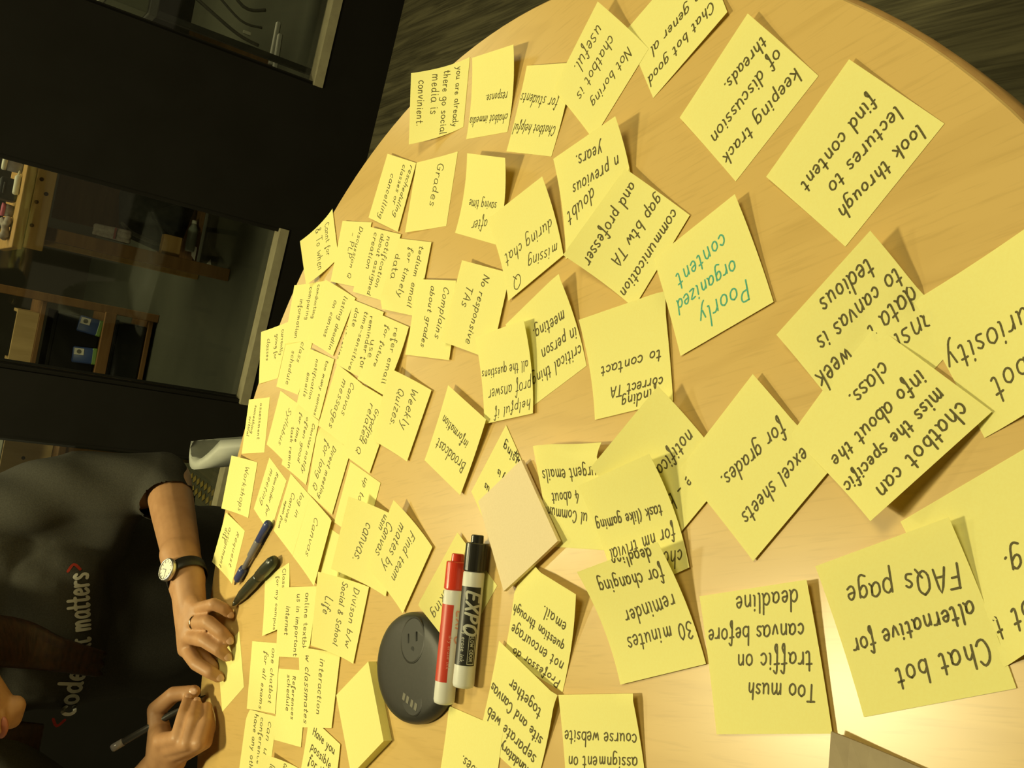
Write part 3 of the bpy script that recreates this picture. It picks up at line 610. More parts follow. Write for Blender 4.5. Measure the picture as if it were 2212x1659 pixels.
LABELS = {
'already': "yellow note 'you are already there go social media is convinient' at far right rim",
'immediate': "yellow note 'chatbot immedia response' between the 'you are already' and 'Chatbot helpful' notes",
'students': "yellow note 'Chatbot helpful for students' partly under the 'Not boring' note",
'boring': "yellow note in dark marker 'Not boring chatbot is useful'",
'general': "yellow note 'Chat bot good in gener al' cut off at the photo's top border",
'keeping': "yellow note 'keeping track of discussion threads' lying alone",
'lectures': "large yellow note 'look through lectures to find content' lying alone near the right rim",
'years': "curling yellow note 'doubt n previous years' tucked under the 'communication' note",
'communication': "yellow note in bold marker 'communication gap btw TA and professer'",
'poorly': "yellow note in teal ink 'Poorly organized content'",
'contact': "yellow note 'finding correct TA to contact' with a lifted lower side",
'critical': "yellow note 'critical thing in person meeting' partly under the 'helpful if' note",
'helpful': "yellow note 'helpful if prof answer all the questions'",
'missing': "yellow note 'missing Q during chat' overlapping the 'saving time' note",
'saving': "yellow note 'after saving time' with its corner under the 'missing Q' note",
'broadcast': "yellow note 'Broadcast information' beside the 'helpful if' note",
'grades': "yellow note with the single word 'Grades'",
'reschedule': "yellow note 'rescheduling classes or cancelling' left of the 'Grades' note",
'discussion': "yellow note 'Discussion Q - PLP' near the far rim",
'notification': "yellow note 'notification about assigned creation' under the 'tedium email' note",
'tedium': "yellow note 'tedium email for timely data'",
'complains': "yellow note 'Complains about grades' next to the 'No responsive TAs' note",
'responsive': "yellow note 'No responsive TAs'",
'weekly': "yellow note 'Weekly Quizes' with a curled lower corner",
'grading': "yellow note 'Grading related Q' beneath the 'Weekly Quizes' note",
'messages': "yellow note 'Canvas messages' overlapped by the 'Grading related Q' note",
'toomany': "yellow note 'too many canvas notification emails'",
'schedule': "yellow note 'class schedule' beneath the 'too many canvas' note",
'syllabus': "yellow note with the single word 'Syllabus'",
'notify': "yellow note 'Canvas notify often good for time' in four small lines",
'direct': "yellow note 'Direct meeting for long Q'",
'cannot': "curled yellow note 'Cannt for & To when' sticking out over the far rim",
'comparing': "yellow note 'conducting comparing information' in faint ink near the far rim",
'listing': "yellow note 'listing deadlin on canvas'",
'currently': "yellow note 'currently going for classes' at the far rim",
'reminderfor': "yellow note 'reminder for time-sensitive date notification'",
'refer': "yellow note 'refer email for future use'",
'assessment': "yellow note 'assessment something critical' at the far rim near the grey chair",
'workshops': "yellow note with the single word 'Workshops' at the far rim",
'request': "yellow note 'Request assignment diff' beside the blue pen",
'meeting': "yellow note 'Reminder for meeting' under the end of the blue pen",
'login': "yellow note 'log in Canvas again from'",
'canvas': "yellow note with the single word 'Canvas' partly over the 'log in' note",
'update': "yellow note 'up to' mostly covered by the 'usin canvas' note",
'hidden': "yellow note almost wholly hidden between the 'Canvas' and 'Divison b/w' notes",
'bigcanvas': "strongly curled yellow note 'usin canvas.' under the 'Find team mates' note",
'team': "yellow note 'Find team mates by Canvas' beside the 'Tracking' note",
'division': "curled yellow note 'Divison b/w Social & School Life'",
'online': "yellow note 'online textbk us in important internet'",
'campus': "yellow note 'Class for my campus' beside the dark pen",
'chatbotcourses': "yellow note 'one chatbot for all exams' near the person's hands",
'reference': "yellow note 'References schedule' partly under the 'interaction' note",
'interaction': "yellow note 'interaction w classmates'",
'haveyou': "tilted yellow note in thick smeared strokes 'Have you possible' beside the blank pad",
'conference': "yellow note 'can u conference have any oth' near the writing hand",
'edge': "yellow note 'Course load' cut by the photo's bottom border",
'tracking': "yellow note 'Tracking' lying under the two dry-erase markers",
'underpink': 'yellow note mostly covered by the pink paper pad',
'urgent': "yellow note 'ul Communi 4 about urgent emails' beside the pink pad",
'gaming': "yellow note 'for nm trivial task (like gaming' in a shaded overlap",
'minutes': "yellow note '30 minutes reminder for changing deadline'",
'ebook': "yellow note 'e - book notification' under the 'excel sheets' note",
'excel': "yellow note 'excel sheets for grades'",
'specific': "yellow note 'chatbot can miss the specific info about the class'",
'tedious': "yellow note 'data t week to canvas is tedious' under the 'chatbot can miss' note",
'curiosity': "yellow note 'chatbot curiosity' cut by the photo's right border",
'learning': "yellow note 'chat bot t learning' cut by right border, under the 'FAQs page' note",
'faqs': "large yellow note 'Chat bot alternative for FAQs page'",
'traffic': "yellow note 'Too mush traffic on canvas before deadline'",
'course': "yellow note 'assignment on course website' cut by the photo's bottom border",
'professor': "yellow note 'Professor do not encourage question through email'",
'separate': "yellow note 'separate web site and Canvas together'",
'does': "yellow note ending 'does.' in front of the red and black markers",
'writing': "blank yellow note being held under the person's fingers",
}
S = 0.0762; EPS = 0.00025; NG = 14
INFO = {}
for key, lev, glued, C, lines in NOTES:
    C = np.array(C); base = 0.0003 + lev * EPS
    u, v = np.meshgrid(np.linspace(0, 1, NG + 1), np.linspace(0, 1, NG + 1))
    xy = ((1 - v)[..., None] * ((1 - u)[..., None] * C[0, :2] + u[..., None] * C[1, :2])
          + v[..., None] * ((1 - u)[..., None] * C[3, :2] + u[..., None] * C[2, :2]))
    if glued == 0: w, hl, hr, s = v, C[3, 2], C[2, 2], u
    elif glued == 2: w, hl, hr, s = 1 - v, C[0, 2], C[1, 2], u
    elif glued == 1: w, hl, hr, s = 1 - u, C[0, 2], C[3, 2], v
    else: w, hl, hr, s = u, C[1, 2], C[2, 2], v
    z = base + ((1 - s) * hl + s * hr) * w ** (1.2 if key == 'tracking' else 2)
    INFO[key] = dict(lev=lev, base=base, C=C, xy=xy, z=z, lines=lines)

def inv_bilinear(C, P):
    """uv of many points in a quad (Newton steps)"""
    a, b, c, d = C[0, :2], C[1, :2], C[2, :2], C[3, :2]
    uv = np.full((len(P), 2), 0.5)
    for _ in range(12):
        u = uv[:, :1]; v = uv[:, 1:]
        X = (1 - v) * ((1 - u) * a + u * b) + v * ((1 - u) * d + u * c)
        Xu = (1 - v) * (b - a) + v * (c - d); Xv = (1 - u) * (d - a) + u * (c - b)
        det = Xu[:, 0] * Xv[:, 1] - Xu[:, 1] * Xv[:, 0]
        r = P - X
        uv[:, 0] += (r[:, 0] * Xv[:, 1] - r[:, 1] * Xv[:, 0]) / det
        uv[:, 1] += (Xu[:, 0] * r[:, 1] - Xu[:, 1] * r[:, 0]) / det
        uv = np.clip(uv, -3, 4)
    return uv

def grid_z(z, u, v):
    fu = np.clip(u, 0, 1) * NG; fv = np.clip(v, 0, 1) * NG
    i = np.minimum(fu.astype(int), NG - 1); j = np.minimum(fv.astype(int), NG - 1)
    a = fu - i; b = fv - j
    return (1 - b) * ((1 - a) * z[j, i] + a * z[j, i + 1]) + b * ((1 - a) * z[j + 1, i] + a * z[j + 1, i + 1])

# lower sheets are held down by the sheets lying on them
by_upper = {}
for a, b in OVER: by_upper.setdefault(a, []).append(b)
for key in sorted(INFO, key=lambda k: -INFO[k]['lev']):
    U = INFO[key]
    t = np.linspace(0, 1, 41)
    rimuv = np.concatenate([np.stack([t, 0 * t], 1), np.stack([t, 0 * t + 1], 1), np.stack([0 * t, t], 1), np.stack([0 * t + 1, t], 1)])
    C = U['C']
    ru, rv = rimuv[:, :1], rimuv[:, 1:]
    rxy = (1 - rv) * ((1 - ru) * C[0, :2] + ru * C[1, :2]) + rv * ((1 - ru) * C[3, :2] + ru * C[2, :2])
    rz = grid_z(U['z'], rimuv[:, 0], rimuv[:, 1])
    for low in INFO:
        Lw = INFO[low]
        if low == key or Lw['lev'] >= U['lev']: continue
        if np.linalg.norm(Lw['xy'].mean((0, 1)) - U['xy'].mean((0, 1))) > 0.115: continue
        P = Lw['xy'].reshape(-1, 2)
        uv = inv_bilinear(C, P)
        ins = (uv >= -0.001).all(1) & (uv <= 1.001).all(1)
        lim = np.where(ins, grid_z(U['z'], uv[:, 0], uv[:, 1]), 1e9)
        dd = np.linalg.norm(P[:, None] - rxy[None], axis=2)
        lim = np.minimum(lim, (rz[None] + 0.45 * dd).min(1) + np.where(ins, 1e9, 0))
        z = Lw['z'].reshape(-1)
        z = np.maximum(np.minimum(z, lim - EPS * 0.9), Lw['base'])
        Lw['z'] = z.reshape(Lw['z'].shape)

def note_point(I, u, v, up=0.0):
    C = I['C']
    xy = (1 - v) * ((1 - u) * C[0, :2] + u * C[1, :2]) + v * ((1 - u) * C[3, :2] + u * C[2, :2])
    return (xy[0], xy[1], float(grid_z(I['z'], np.array([u]), np.array([v]))[0]) + up)

BOLD = {'haveyou': 1.7, 'separate': 1.12, 'professor': 1.0, 'broadcast': 1.15, 'underpink': 1.1}
for key, lev, glued, C_, lines in NOTES:
    I = INFO[key]
    ctr = I['xy'].mean((0, 1)); org = Vector((ctr[0], ctr[1], 0))
    V = []; F = []; n = NG + 1
    for j in range(n):
        for i in range(n):
            V.append((I['xy'][j, i, 0] - ctr[0], I['xy'][j, i, 1] - ctr[1], I['z'][j, i]))
    for j in range(n):
        for i in range(n):
            x, y, z = V[j * n + i]; V.append((x, y, z - 0.0001))
    k = n * n
    for j in range(NG):
        for i in range(NG):
            a = j * n + i
            F.append((a, a + n, a + n + 1, a + 1)); F.append((k + a, k + a + 1, k + a + n + 1, k + a + n))
    rimi = [i for i in range(n)] + [j * n + NG for j in range(1, n)] + [NG * n + i for i in range(NG - 1, -1, -1)] + [j * n for j in range(NG - 1, 0, -1)]
    for q in range(len(rimi)):
        a, b = rimi[q], rimi[(q + 1) % len(rimi)]
        m_ = len(V); V += [V[a], V[b], V[k + b], V[k + a]]
        F.append((m_, m_ + 1, m_ + 2, m_ + 3))
    no = obj('sticky_note', (V, [], F), M_YELLOW, None, org, smooth=True)
    tag(no, LABELS[key], 'sticky note', 'yellow sticky notes on the round table')
    polys = []
    for text, u0, v0, u1, v1 in lines:
        if u0 > -.05: u0 = max(u0, .02)
        if u1 < 1.1: u1 = min(u1, .975)
        du, dv = (u1 - u0) * S, (v1 - v0) * S
        ln = math.hypot(du, dv); ex, ey = du / ln, dv / ln      # along the line, v grows downward
        W, pl = layout(text)
        sx = ln / W
        sy = min(max(1.12 * sx, 0.0008), 0.0018)
        if len(lines) > 1:
            gaps = [abs((lines[q + 1][2] + lines[q + 1][4]) - (lines[q][2] + lines[q][4])) / 2 for q in range(len(lines) - 1)]
            gaps = [g_ for g_ in gaps if g_ > .06]
            if gaps: sy = min(sy, max(.0006, min(gaps) * S / 7.5))
        sy = min(sy, max(.0006, (min(v0, v1) * S - .0008) / 5.0))
        for p in pl:
            q = []
            for x, y in p:
                X = x * sx; Y = (y - 2.0) * sy
                q.append((u0 * S + ex * X + ey * Y, v0 * S + ey * X - ex * Y))
            polys.append(q)
    if polys:
        def put(x, y, I=I, c=ctr):
            p = note_point(I, x / S, y / S, 0.00013)
            return (p[0] - c[0], p[1] - c[1], p[2])
        ok = lambda p: 0.004 < p[0] / S < 0.996 and 0.004 < p[1] / S < 0.996
        small = max(C_[q][1] for q in range(4)) > 0.62
        wd = (0.00088 if small else 0.00108) * BOLD.get(key, 1.0)
        ink = obj('handwriting', ribbons(polys, wd, put, ok), M_TEAL if key == 'poorly' else M_INK, no)
        ink['label'] = 'teal handwriting' if key == 'poorly' else 'dark handwriting'

def sheet_pad(name, C, h, m, label, cat, curl=0.0, z0=0.0):
    C = np.array(C); ctr = C.mean(0)
    bm = bmesh.new(); layers = []
    n = 10
    for zz in (0.0, h):
        g = []
        for j in range(n + 1):
            for i in range(n + 1):
                u, v = i / n, j / n
                p = (1 - v) * ((1 - u) * C[0] + u * C[1]) + v * ((1 - u) * C[3] + u * C[2])
                g.append(bm.verts.new((p[0] - ctr[0], p[1] - ctr[1], z0 + zz + curl * v * v)))
        layers.append(g)
    for L_, fl_ in ((layers[0], True), (layers[1], False)):
        for j in range(n):
            for i in range(n):
                a = j * (n + 1) + i
                q = [L_[a], L_[a + 1], L_[a + n + 2], L_[a + n + 1]]
                bm.faces.new(q if fl_ else q[::-1])
    w = n + 1
    rim_ = [i for i in range(w)] + [j * w + n for j in range(1, w)] + [n * w + i for i in range(n - 1, -1, -1)] + [j * w for j in range(n - 1, 0, -1)]
    for q in range(len(rim_)):
        a, b = rim_[q], rim_[(q + 1) % len(rim_)]
        bm.faces.new((layers[0][a], layers[0][b], layers[1][b], layers[1][a]))
    o = obj(name, bm, m, None, (ctr[0], ctr[1], 0))
    return tag(o, label, cat)
sheet_pad('sticky_note_pad', [[-0.279, 0.736], [-0.33, 0.681], [-0.382, 0.726], [-0.331, 0.786]], 0.0085, M_YELLOW, 'blank thick yellow sticky note pad beside the black oval power unit', 'note pad', 0.0, 0.0004)
sheet_pad('paper_pad', [[-0.056, 0.564], [-0.104, 0.501], [-0.156, 0.551], [-0.099, 0.609]], 0.0030, M_PINK, 'blank pale pink sticky note pad in the middle of the table', 'note pad', 0.0015, 0.0036)

# ------------------------------------------------------------------ dry-erase markers
def arc_patch(mtx, r, z0, z1, nvec, a0, a1, seg=24):
    """part of a cylinder wall; mtx: axis frame, angles measured from the facing direction"""
    inv = mtx.to_3x3().inverted()
    nl = inv @ nvec; a_c = math.atan2(nl.y, nl.x)
    bm = bmesh.new(); lo = []; hi = []
    for rr in (r, r - 0.0004):
        for zz in (z0, z1):
            row = []
            for k in range(seg + 1):
                a = a_c + a0 + (a1 - a0) * k / seg
                row.append(bm.verts.new(mtx @ Vector((rr * math.cos(a), rr * math.sin(a), zz))))
            lo.append(row)
    o0, o1, i0, i1 = lo
    for k in range(seg):
        bm.faces.new((o0[k], o0[k + 1], o1[k + 1], o1[k])); bm.faces.new((i0[k], i1[k], i1[k + 1], i0[k + 1]))
        bm.faces.new((o0[k], i0[k], i0[k + 1], o0[k + 1])); bm.faces.new((o1[k], o1[k + 1], i1[k + 1], i1[k]))
    for k in (0, seg): bm.faces.new((o0[k], o1[k], i1[k], i0[k]))
    return bm

def wrap_text(mtx, nvec, r, ztop, text, s0, s1, mid, height, width, slant=0.0):
    """lettering read from the cap end towards the base, on the barrel"""
    zax = (mtx.to_3x3() @ Vector((0, 0, 1))).normalized()
    n = (nvec - zax * nvec.dot(zax)).normalized(); t = -zax; up = n.cross(t)
    org = mtx.translation
    W, pl = layout(text, 0.9, slant, 0.0)
    sx = (s1 - s0) / W; sy = height / 6.8
    polys = [[(s0 + x * sx, mid + (y - 3.4) * sy) for x, y in p] for p in pl]
    def put(x, y):
        a = y / r
        p = org + zax * (ztop - x) + (n * math.cos(a) + up * math.sin(a)) * (r + 0.00015)
        return tuple(p)
    return ribbons(polys, width, put, step=.0006)

def marker(base, tip, cap_m, lbl_m, label, a0, a1, roll, dark):
    base = Vector(base); tip = Vector(tip)
    t = thing('dry_erase_marker', label, 'marker', base, group='dry-erase markers lying side by side')
    mt = frame_from(base, tip); mt.translation = Vector((0, 0, 0)); L_ = (tip - base).length
    k = L_ / 0.118
    R_ = 0.0086
    obj('barrel', lathe([(R_ - .0022, 0), (R_ - .0006, .0008), (R_, .003), (R_, .088 * k), (R_ - .001, .0905 * k)], mt, 36), M_WHITEPL, t, smooth=True)['label'] = 'white barrel'
    c = obj('cap', lathe([(R_ - .0004, .0895 * k), (R_ + .0004, .0905 * k), (R_ + .0002, .1115 * k), (R_ - .0008, .1122 * k), (.0052, .1124 * k), (.0050, .1180 * k), (.0042, .1186 * k)], mt, 36), cap_m, t)
    c['label'] = 'black cap with narrow end' if dark else 'red cap with narrow end'
    axis = (tip - base).normalized()
    view = Vector((0, 0, .417)) - (base + tip) / 2
    n = (view - axis * view.dot(axis)).normalized()
    n = Matrix.Rotation(roll, 3, axis) @ n
    lb = obj('label_wrap', arc_patch(mt, R_ + .0003, .0177 * k, .078 * k, n, a0, a1), lbl_m, t)
    lb['label'] = 'black printed label' if dark else 'red printed label'
    zt = .078 * k
    r2 = R_ + .0003
    if dark:
        obj('lettering', wrap_text(mt, n, r2, zt, 'EXPO', .0030, .0360, .0010, .0105, .0021, 0.22), M_PRINT, lb)['label'] = 'large pale lettering EXPO'
        obj('lettering', wrap_text(mt, n, r2, zt, 'LOW ODOR', .0385, .0570, .0032, .0026, .0005), M_PRINT, lb)['label'] = 'small boxed lettering LOW ODOR'
        obj('lettering', wrap_text(mt, n, r2, zt, 'dry erase ink', .0300, .0575, -.0036, .0032, .0004), M_PRINT, lb)['label'] = 'small lettering dry erase ink'
        zax = axis; up = n.cross(-zax)
        pl = []
        for (x0, y0, x1, y1) in ((.0372, .0058, .0588, .0058), (.0372, .0006, .0588, .0006), (.0372, .0006, .0372, .0058), (.0588, .0006, .0588, .0058)):
            pl.append([(x0 + (x1 - x0) * q / 6, y0 + (y1 - y0) * q / 6) for q in range(7)])
        def put(x, y):
            a = y / r2
            return tuple(zax * (zt - x) + (n * math.cos(a) + up * math.sin(a)) * (r2 + .00015))
        obj('lettering_frame', ribbons(pl, .0005, put, step=.0006), M_PRINT, lb)['label'] = 'pale box around the small lettering'
    else:
        obj('lettering', wrap_text(mt, n, r2, zt, 'EXPO', .004, .030, .0100, .0062, .0012, 0.18), M_PALE, lb)['label'] = 'pale lettering EXPO'
        obj('lettering', wrap_text(mt, n, r2, zt, 'dry erase ink', .024, .050, .0035, .0026, .0003), M_PALE, lb)['label'] = 'small pale lettering dry erase ink'
    return t
marker((-.2405, .5765, .0098), (-.1245, .5965, .0104), M_BLACKCAP, M_BLKLBL, 'black dry-erase marker with EXPO label lying nearest the camera of the two', -1.35, 0.80, 0.05, True)
marker((-.2625, .5985, .0098), (-.1460, .6195, .0104), M_REDCAP, M_REDLBL, 'red dry-erase marker lying against the black oval power unit', -1.5, 0.42, -0.35, False)

# ------------------------------------------------------------------ pens lying on the table
def pen(name, label, cat, tip, end, parts, group=None):
    tip = Vector(tip); end = Vector(end)
    t = thing(name, label, cat, tip, group=group)
    mt = frame_from(tip, end); mt.translation = Vector((0, 0, 0)); L_ = (end - tip).length
    for pn, prof, m in parts:
        obj(pn, lathe([(r, z * L_) for r, z in prof], mt, 20), m, t, smooth=True)
    return t, mt, L_
t, mt, L_ = pen('ballpoint_pen', 'blue and clear ballpoint pen lying between the Request note and the Reminder note', 'pen', (-.3235, 1.128, .0056), (-.2225, 1.052, .0066), [
    ('tip', [(.0008, 0), (.0018, .02), (.0034, .075), (.0040, .08)], M_METAL),
    ('grip', [(.0042, .08), (.0056, .10), (.0058, .24), (.0050, .28)], M_BLUE),
    ('barrel', [(.0034, .28), (.0034, .46), (.0046, .48), (.0050, .70), (.0046, .72)], M_CLEARBLUE),
    ('plunger', [(.0048, .72), (.0050, .96), (.0042, .99), (.0020, 1.0)], M_BLUE)])
obj('clip', box((0, -.0058, 0), (.003, .0014, .036), bevel=.0005), M_BLUE, t, (mt.to_3x3() @ Vector((0, 0, .80 * L_))), mt.to_euler())
t, mt, L_ = pen('pen', 'thick dark green-black pen lying beside the Class note', 'pen', (-.3480, 1.1200, .0058), (-.2565, 1.006, .0085), [
    ('tip', [(.0010, 0), (.0022, .03), (.0040, .10)], M_DKGREEN),
    ('barrel', [(.0040, .10), (.0066, .26), (.0072, .50), (.0066, .62), (.0064, .66)], M_DKGREEN),
    ('cap', [(.0072, .66), (.0078, .80), (.0074, .93), (.0055, .99), (.0020, 1.0)], M_DKGREEN)])
obj('clip', box((0, -.0088, 0), (.0032, .0015, .042), bevel=.0006), M_CLEARBLUE, t, (mt.to_3x3() @ Vector((0, 0, .76 * L_))), mt.to_euler())

# ------------------------------------------------------------------ oval power unit
pu_c = Vector((-.2562, .6600, 0))
outl = [(-.213, .674), (-.231, .690), (-.256, .712), (-.278, .713), (-.292, .700), (-.299, .680), (-.301, .658), (-.297, .637), (-.286, .621), (-.272, .614), (-.252, .6125), (-.231, .620), (-.215, .635), (-.208, .655)]
loop = []
for k in range(90):
    a = 2 * math.pi * k / 90
    p, q = .0612 * math.cos(a), .0445 * math.sin(a) * (1 - .06 * math.cos(a))
    loop.append((p * .2626 - q * .9649, -p * .9649 - q * .2626))
pu = thing('power_unit', 'black domed oval power outlet unit under the corner of the Tracking note', 'power outlet', pu_c)
pu.scale = (1.04, 1.04, .80)
bm = bmesh.new(); rings = []
for k, z in ((.99, .0004), (1.0, .002), (1.0, .0055), (.985, .0085), (.955, .0112), (.915, .0132), (.85, .0146), (.72, .0154), (.5, .0159), (.25, .0161)):
    rings.append([bm.verts.new((x * k, y * k, z)) for x, y in loop])
n = len(loop)
for i in range(len(rings) - 1):
    for k in range(n): bm.faces.new((rings[i][k], rings[i][(k + 1) % n], rings[i + 1][(k + 1) % n], rings[i + 1][k]))
bm.faces.new(rings[0][::-1]); bm.faces.new(rings[-1])
obj('housing', bm, M_BLACKPL, pu, smooth=True)
oc = Vector((-.2330, .6600, 0)) - pu_c
om = Matrix.Translation(oc + Vector((0, 0, .0142))) @ Matrix.Rotation(0.06, 4, 'Y')
M_DARKPL2 = principled('socket plastic', (.022, .021, .016), .5, .4)
ot = obj('outlet_face', lathe([(.0188, 0), (.0188, .0016), (.0178, .0021), (.0172, .0017), (.001, .0018)], om, 40), M_DARKPL2, pu, smooth=False)
ot['label'] = 'round socket face'
ax = Vector((.012, -.024, 0)).normalized(); ay = Vector((-ax.y, ax.x, 0))
for s in (-1, 1):
    bm = bmesh.new(); p = oc + ax * (.0064 * s) + ay * .002
    add_box(bm, (p.x, p.y, .0159), (.0020, .0076, .0012), Matrix.Rotation(math.atan2(ax.y, ax.x), 4, 'Z'))
    obj('socket_slot', bm, M_DARKPL, ot)['label'] = 'dark blade slot'
p = oc - ay * .0075
obj('ground_hole', lathe([(.0026, .0150), (.0026, .0164)], Matrix.Translation((p.x, p.y, 0)), 16), M_DARKPL, ot)['label'] = 'dark round earth hole'
pc = Vector((-.2755, .6450, 0)) - pu_c
M_CONTACT = principled('pale contact', (.16, .15, .11), .4)
pn = obj('port_panel', lathe([(.0175, .0128), (.0175, .0151), (.0165, .0156), (.001, .0157)], Matrix.Translation((pc.x, pc.y, 0)) @ Matrix.Diagonal((.78, 1.0, 1, 1)), 36), M_DARKPL2, pu)
pn['label'] = 'recessed port panel'
for k in range(4):
    q = Vector((-.2790, .6560 - .0064 * k - (.0012 if k > 1 else 0), 0)) - pu_c
    obj('port_contact', box((q.x, q.y, .0158), (.0058, .0040, .0006), bevel=.0002), M_CONTACT, pn)['label'] = 'pale rectangular contact'

# ------------------------------------------------------------------ grey card folder at the near side
fo = thing('card_folder', 'grey-brown card folder corner at the bottom right of the photo', 'folder', (-.139, .262, 0))
bm = bmesh.new()
add_box(bm, (-.09, -.055, .0015), (.18, .11, .0016))
bmesh.ops.subdivide_edges(bm, edges=bm.edges[:], cuts=10, use_grid_fill=True)
for v in bm.verts:
    d = math.hypot(v.co.x, v.co.y)
    v.co.z += 0.004 * max(0, 1 - d / .05) ** 2 + .0004
obj('cover', bm, M_GREYCARD, fo)
bm = bmesh.new()
add_box(bm, (-.09, -.002, .0036), (.176, .004, .0010))
obj('spine_edge', bm, noisy('dark card edge', (.16, .12, .06), (.13, .10, .05), (60, 60, 60)), fo)['label'] = 'darker folded edge'
fo.rotation_euler = (0, 0, math.radians(3))

# ------------------------------------------------------------------ grey chair beyond the table
def chair_legs(parent, z, w, d, m):
    for sx in (-1, 1):
        for sy in (-1, 1):
            bm = bmesh.new(); add_tube(bm, [(sx * w, sy * d, z), (sx * (w + .03), sy * (d + .03), FLOOR - parent.location.z)], .011, 12)
            obj('leg', bm, m, parent, smooth=True)
ch = thing('chair', 'pale grey plastic chair beyond the far rim of the table', 'chair', (-.045, 1.80, -.375), (0, 0, math.radians(-80)))
bm = bmesh.new()
add_box(bm, (0, 0, 0), (.42, .40, .03)); bmesh.ops.bevel(bm, geom=bm.edges[:], offset=.012, segments=3, affect='EDGES')
obj('seat', bm, M_GREYPL, ch, smooth=True)
bm = bmesh.new()
NB = 10; g = [[], []]
for side in (0, 1):
    for j in range(NB + 1):
        for i in range(NB + 1):
            u = i / NB * 2 - 1; v = j / NB
            # rounded upper corners
            hw = .20 * (1 - .06 * v) * (1 - (max(0, v - .55) / .45) ** 2.2 * .5)
            x = u * hw; y = -.19 - .05 * v + .04 * u * u + (.018 if side else 0)
            g[side].append(bm.verts.new((x, y, .02 + .255 * v * (1 - .05 * u * u))))
W_ = NB + 1
for side in (0, 1):
    for j in range(NB):
        for i in range(NB):
            a = j * W_ + i; q = [g[side][a], g[side][a + 1], g[side][a + W_ + 1], g[side][a + W_]]
            bm.faces.new(q if side else q[::-1])
rm = [i for i in range(W_)] + [j * W_ + NB for j in range(1, W_)] + [NB * W_ + i for i in range(NB - 1, -1, -1)] + [j * W_ for j in range(NB - 1, 0, -1)]
for q in range(len(rm)):
    a, b = rm[q], rm[(q + 1) % len(rm)]
    bm.faces.new((g[0][a], g[0][b], g[1][b], g[1][a]))
obj('backrest', bm, M_GREYPL, ch, smooth=True)
chair_legs(ch, -.01, .17, .16, M_STEEL)

# ------------------------------------------------------------------ workshop behind the windows
wbn = thing('workbench', 'pine workbench with bolt holes behind the middle window', 'workbench', (.70, 4.0, FLOOR))
Z0 = -FLOOR
obj('benchtop', box((0, .20, .085 + Z0), (1.12, .66, .035), bevel=.004), M_PINE, wbn)
ap = obj('apron', box((0, -.105, .032 + Z0), (1.10, .038, .068), bevel=.003), M_PINE, wbn)
for x in (.415, .365, .327, .237, .56, .66):
    hm = Matrix.Translation((x - .70, -.1245, Z0 + .030 + .012 * ((x * 100) % 3 - 1))) @ Matrix.Rotation(math.pi / 2, 4, 'X')
    obj('bolt_hole', lathe([(.0075, 0), (.0075, .002)], hm, 14), M_KNOT, ap)
for x in (-.475, .475):
    for y in (-.03, .46):
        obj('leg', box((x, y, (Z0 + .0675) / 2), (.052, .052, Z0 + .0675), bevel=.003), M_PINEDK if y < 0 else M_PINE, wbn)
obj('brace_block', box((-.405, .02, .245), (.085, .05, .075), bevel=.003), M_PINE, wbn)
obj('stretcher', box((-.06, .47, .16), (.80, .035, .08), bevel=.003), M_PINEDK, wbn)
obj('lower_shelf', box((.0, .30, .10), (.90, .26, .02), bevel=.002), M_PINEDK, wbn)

BT = .1025                                    # bench top height
o = thing('jar', 'grey lidded jar standing on the workbench', 'jar', (.465, 4.05, BT))
obj('body', lathe([(.030, 0), (.032, .004), (.032, .05), (.028, .055)], None, 24), noisy('grey jar', (.27, .25, .26), (.22, .20, .21), (30, 30, 30)), o, smooth=True)
obj('lid', lathe([(.033, .055), (.033, .068), (.029, .070)], None, 24), M_WHITE, o, smooth=True)
o = thing('tool_case', 'small black case on the workbench beside the jar', 'case', (.365, 4.10, BT))
obj('body', box((0, 0, .032), (.085, .11, .064), bevel=.006), M_BAG, o)
obj('handle', tube([(-.02, -.055, .05), (-.02, -.066, .05), (.02, -.066, .05), (.02, -.055, .05)], .003), M_STEEL, o)
o = thing('glue_bottle', 'white glue bottle lying at the bench edge', 'bottle', (.385, 3.99, BT + .012), (0, math.pi / 2, .2))
obj('body', lathe([(.010, -.04), (.0118, -.036), (.0118, .03), (.006, .036)], None, 20), M_WHITE, o, smooth=True)
obj('nozzle', lathe([(.005, .036), (.002, .055)], None, 14), M_WHITE, o, smooth=True)
o = thing('tub', 'small pink lidded tub near the left end of the workbench', 'tub', (.285, 4.08, BT))
obj('body', lathe([(.022, 0), (.025, .03)], None, 20), M_CLOTH, o, smooth=True)
obj('lid', lathe([(.026, .03), (.026, .042)], None, 20), principled('pink lid', (.45, .10, .16)), o, smooth=True)
bm = bmesh.new()
for k in range(6):
    add_hull(bm, [((random.uniform(-.04, .04), random.uniform(-.05, .05), .014 + .008 * k / 3), .014), ((random.uniform(-.05, .05), random.uniform(-.05, .05), .014), .014)])
r_ = link_mesh('rag', fuse(bm, .005, 3), M_CLOTH); r_.location = (.205, 4.06, BT); tag(r_, 'crumpled pale rag at the left end of the workbench', 'rag')

